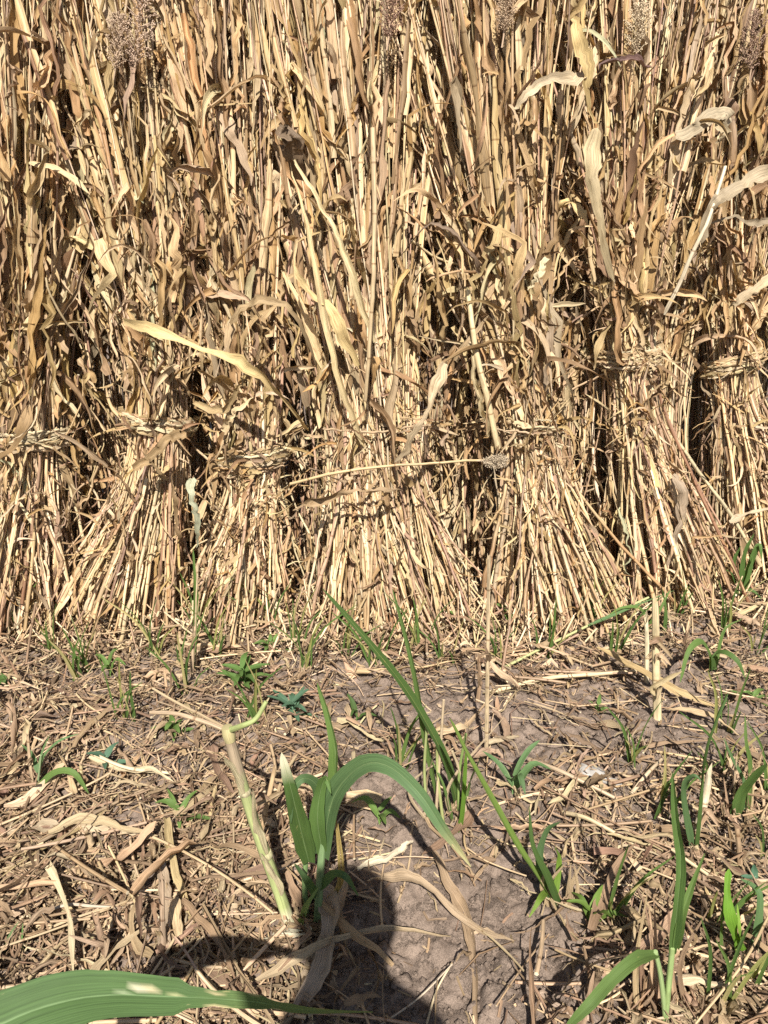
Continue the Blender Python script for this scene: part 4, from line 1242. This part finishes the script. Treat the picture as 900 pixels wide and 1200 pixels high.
lying([(440, 1205, .01), (490, 1170, .02), (530, 1130, .02)], .0018, (.52, .42, .3), 'thin root thread crossing the shadow', leaf=False)
lying([(900, 1075, .1), (870, 1130, .08), (815, 1200, .03)], .0026, (.50, .36, .2), 'thin bent straw leaning before the shredded plant', leaf=False)
lying([(630, 1170, .01), (660, 1185, .02), (700, 1200, .01)], .012, (.45, .33, .24), 'pinkish brown sheath under the hanging blade', fold=.7, taper=.2)
for q in range(10):
    u, v = 770 + R.uniform(-80, 110), 1150 + R.uniform(-90, 60)
    lying([(u, v, .02), (u + R.normal(0, 18), v + R.uniform(10, 25), .04), (u + R.normal(0, 30), v + R.uniform(30, 60), .02)], R.uniform(.009, .015), pal(LIT_PAL, .8, 1.2), 'crumpled brown leaf piece piled around the tall forked grass', fold=.7, wav=.25)['group'] = 'crumpled leaf pieces around the tall forked grass'


# clods
def clod(x, y, r, name='soil_clod', mat=M_SOIL, label='', cat='clod', group=None, sink=.12):
    th = np.linspace(0, PI, 9)[:, None]
    ph = np.linspace(0, 2 * PI, 14, endpoint=False)[None]
    d = np.stack(np.broadcast_arrays(np.sin(th) * np.cos(ph), np.sin(th) * np.sin(ph), np.cos(th)), -1).reshape(-1, 3)
    s = R.uniform(0, 90)
    rr = r * (.45 + 1.1 * fbm(d[:, 0] * 1.9 + s + d[:, 2], d[:, 1] * 1.9 + s - d[:, 2] * .7, 3) + R.normal(0, .05, len(d)))
    v = np.sign(d) * np.abs(d) ** .8 * rr[:, None] * V(R.uniform(.9, 1.5), R.uniform(.8, 1.1), R.uniform(.45, .75))
    an = R.uniform(0, 6)
    v = np.stack([v[:, 0] * math.cos(an) - v[:, 1] * math.sin(an), v[:, 0] * math.sin(an) + v[:, 1] * math.cos(an), v[:, 2]], 1)
    z = H(x, y)
    i = np.arange(8)[:, None] * 14
    j = np.arange(14)[None]
    q = np.stack([i + j, i + 14 + j, i + 14 + (j + 1) % 14, i + (j + 1) % 14], -1).reshape(-1, 4)
    mb = MB()
    loc = V(x, y, z + r * sink)
    mb.add(v + loc, q, V(.2, .15, .12), np.zeros((len(v), 3)))
    o = mb.build(name, mat, loc=loc)
    return tag(o, label, cat, group)


for k in range(80):
    u, v = R.uniform(20, 880), R.uniform(800, 1200)
    g = gnd(u, v)
    clod(g[0], g[1], R.uniform(.005, .021), label='grey-brown soil clod resting ' + where(g[0], g[1]), group='soil clods on the ground')
mbc = MB()
M_WHITE = plain_mat('pale_lump', (.36, .335, .30))
g = gnd(690, 918)
clod(g[0], g[1], .026, 'pale_lump', M_WHITE, 'whitish crumbly lump on the soil, the only white one', 'lump')
clod(g[0] + .05, g[1] - .03, .018, 'pale_lump', M_WHITE, 'smaller greyish lump just in front of the white one', 'lump')
for (x, y) in spot(11000, .75):
    z = H(x, y)
    r = .0012 + .007 * R.random() ** 3
    oc = V([1, 0, 0], [-1, 0, 0], [0, 1, 0], [0, -1, 0], [0, 0, 1], [0, 0, -1]) * r * R.uniform(.6, 1.3, (6, 1))
    cr.add(oc + V(x, y, z + r * .4), None, V(.2, .15, .12), np.zeros((6, 3)), [(0, 2, 4), (2, 1, 4), (1, 3, 4), (3, 0, 4), (2, 0, 5), (1, 2, 5), (3, 1, 5), (0, 3, 5)])
tag(cr.build('soil_crumbs', M_SOIL), 'small crumbs of dry soil', None, None, 'stuff')

# ------------------------------------------------------------------ the photographer, whose shadow falls into the picture
def person():
    root = thing('person', (-.052, -.36, 0), 'person standing behind the viewpoint, one forearm raised, seen only by the shadow', 'person')
    pts, rad, ed = [], [], []

    def add(p, r, par=None):
        pts.append(p); rad.append(r)
        if par is not None:
            ed.append((par, len(pts) - 1))
        return len(pts) - 1
    pel = add((0, 0, .92), .15)
    b1 = add((0, 0, 1.10), .135, pel); b2 = add((.01, -.02, 1.24), .12, b1); b3 = add((.005, -.01, 1.36), .085, b2)
    nk = add((0, .01, 1.47), .062, b3); h0 = add((0, .03, 1.53), .10, nk); h1 = add((0, .03, 1.60), .118, h0); add((0, .02, 1.67), .095, h1)
    for s in (-1, 1):
        sh = add((s * .145, -.03 * (s < 0), 1.33 if s > 0 else 1.27), .062, b3)
        if s > 0:
            el = add((s * .12, .10, 1.12), .045, sh); wr = add((s * .045, .29, 1.19), .032, el); add((s * .035, .33, 1.21), .032, wr)
        else:
            el = add((s * .21, -.02, 1.10), .045, sh); wr = add((s * .22, .04, .86), .030, el); add((s * .21, .06, .78), .034, wr)
        hp = add((s * .095, 0, .86), .095, pel); kn = add((s * .11, .02, .48), .062, hp); an = add((s * .12, 0, .09), .045, kn); add((s * .13, .14, .04), .038, an)
    me = bpy.data.meshes.new('body')
    me.from_pydata(pts, ed, [])
    sk = me.skin_vertices.new(name='') if hasattr(me.skin_vertices, 'new') else None
    ob = bpy.data.objects.new('body', me)
    COL.objects.link(ob)
    ob.parent = root
    md = ob.modifiers.new('skin', 'SKIN')
    if not me.skin_vertices:
        bpy.context.view_layer.objects.active = ob
        bpy.ops.object.mode_set(mode='EDIT'); bpy.ops.object.mode_set(mode='OBJECT')
    for v, r in zip(me.skin_vertices[0].data, rad):
        v.radius = (r, r)
    me.skin_vertices[0].data[0].use_root = True
    ob.modifiers.new('smooth', 'SUBSURF').levels = 2
    ob.modifiers['smooth'].render_levels = 2
    me.materials.append(plain_mat('clothing', (.16, .17, .2)))
    return root


person()

# ------------------------------------------------------------------ camera, sun and sky
cam = bpy.data.cameras.new('camera')
co = bpy.data.objects.new('camera', cam)
COL.objects.link(co)
co.location = (0, 0, CAMH)
co.rotation_euler = (PI / 2 - PITCH, 0, 0)
cam.sensor_fit = 'VERTICAL'
cam.sensor_height = 32
cam.lens = 32 * F / 1200
cam.clip_start, cam.clip_end = .02, 2000
S.camera = co

EL, AZ = math.radians(46.5), math.radians(-.8)     # AZ: how far the shadows lean to the right of straight ahead
sd = V(-math.sin(AZ) * math.cos(EL), -math.cos(AZ) * math.cos(EL), math.sin(EL))   # towards the sun
sun = bpy.data.lights.new('sun', 'SUN')
sun.energy = 4.9
sun.angle = math.radians(.53)
sun.color = (1, .965, .91)
so = bpy.data.objects.new('sun', sun)
COL.objects.link(so)
so.rotation_euler = Vector(sd).to_track_quat('Z', 'Y').to_euler()
W_ = bpy.data.worlds.new('World')
S.world = W_
W_.use_nodes = True
nt = W_.node_tree
bg = nt.nodes['Background']
sky = nt.nodes.new('ShaderNodeTexSky')
sky.sky_type = 'NISHITA'
sky.sun_disc = False
sky.sun_elevation = EL
sky.sun_rotation = math.atan2(sd[0], sd[1])
nt.links.new(sky.outputs[0], bg.inputs[0])
bg.inputs[1].default_value = .05
S.view_settings.view_transform = 'Standard'
S.view_settings.look = 'None'
S.view_settings.exposure = .96
S.view_settings.gamma = 1
S.render.engine = 'CYCLES'
S.cycles.use_denoising = False
S.cycles.max_bounces = 6
S.cycles.diffuse_bounces = 4
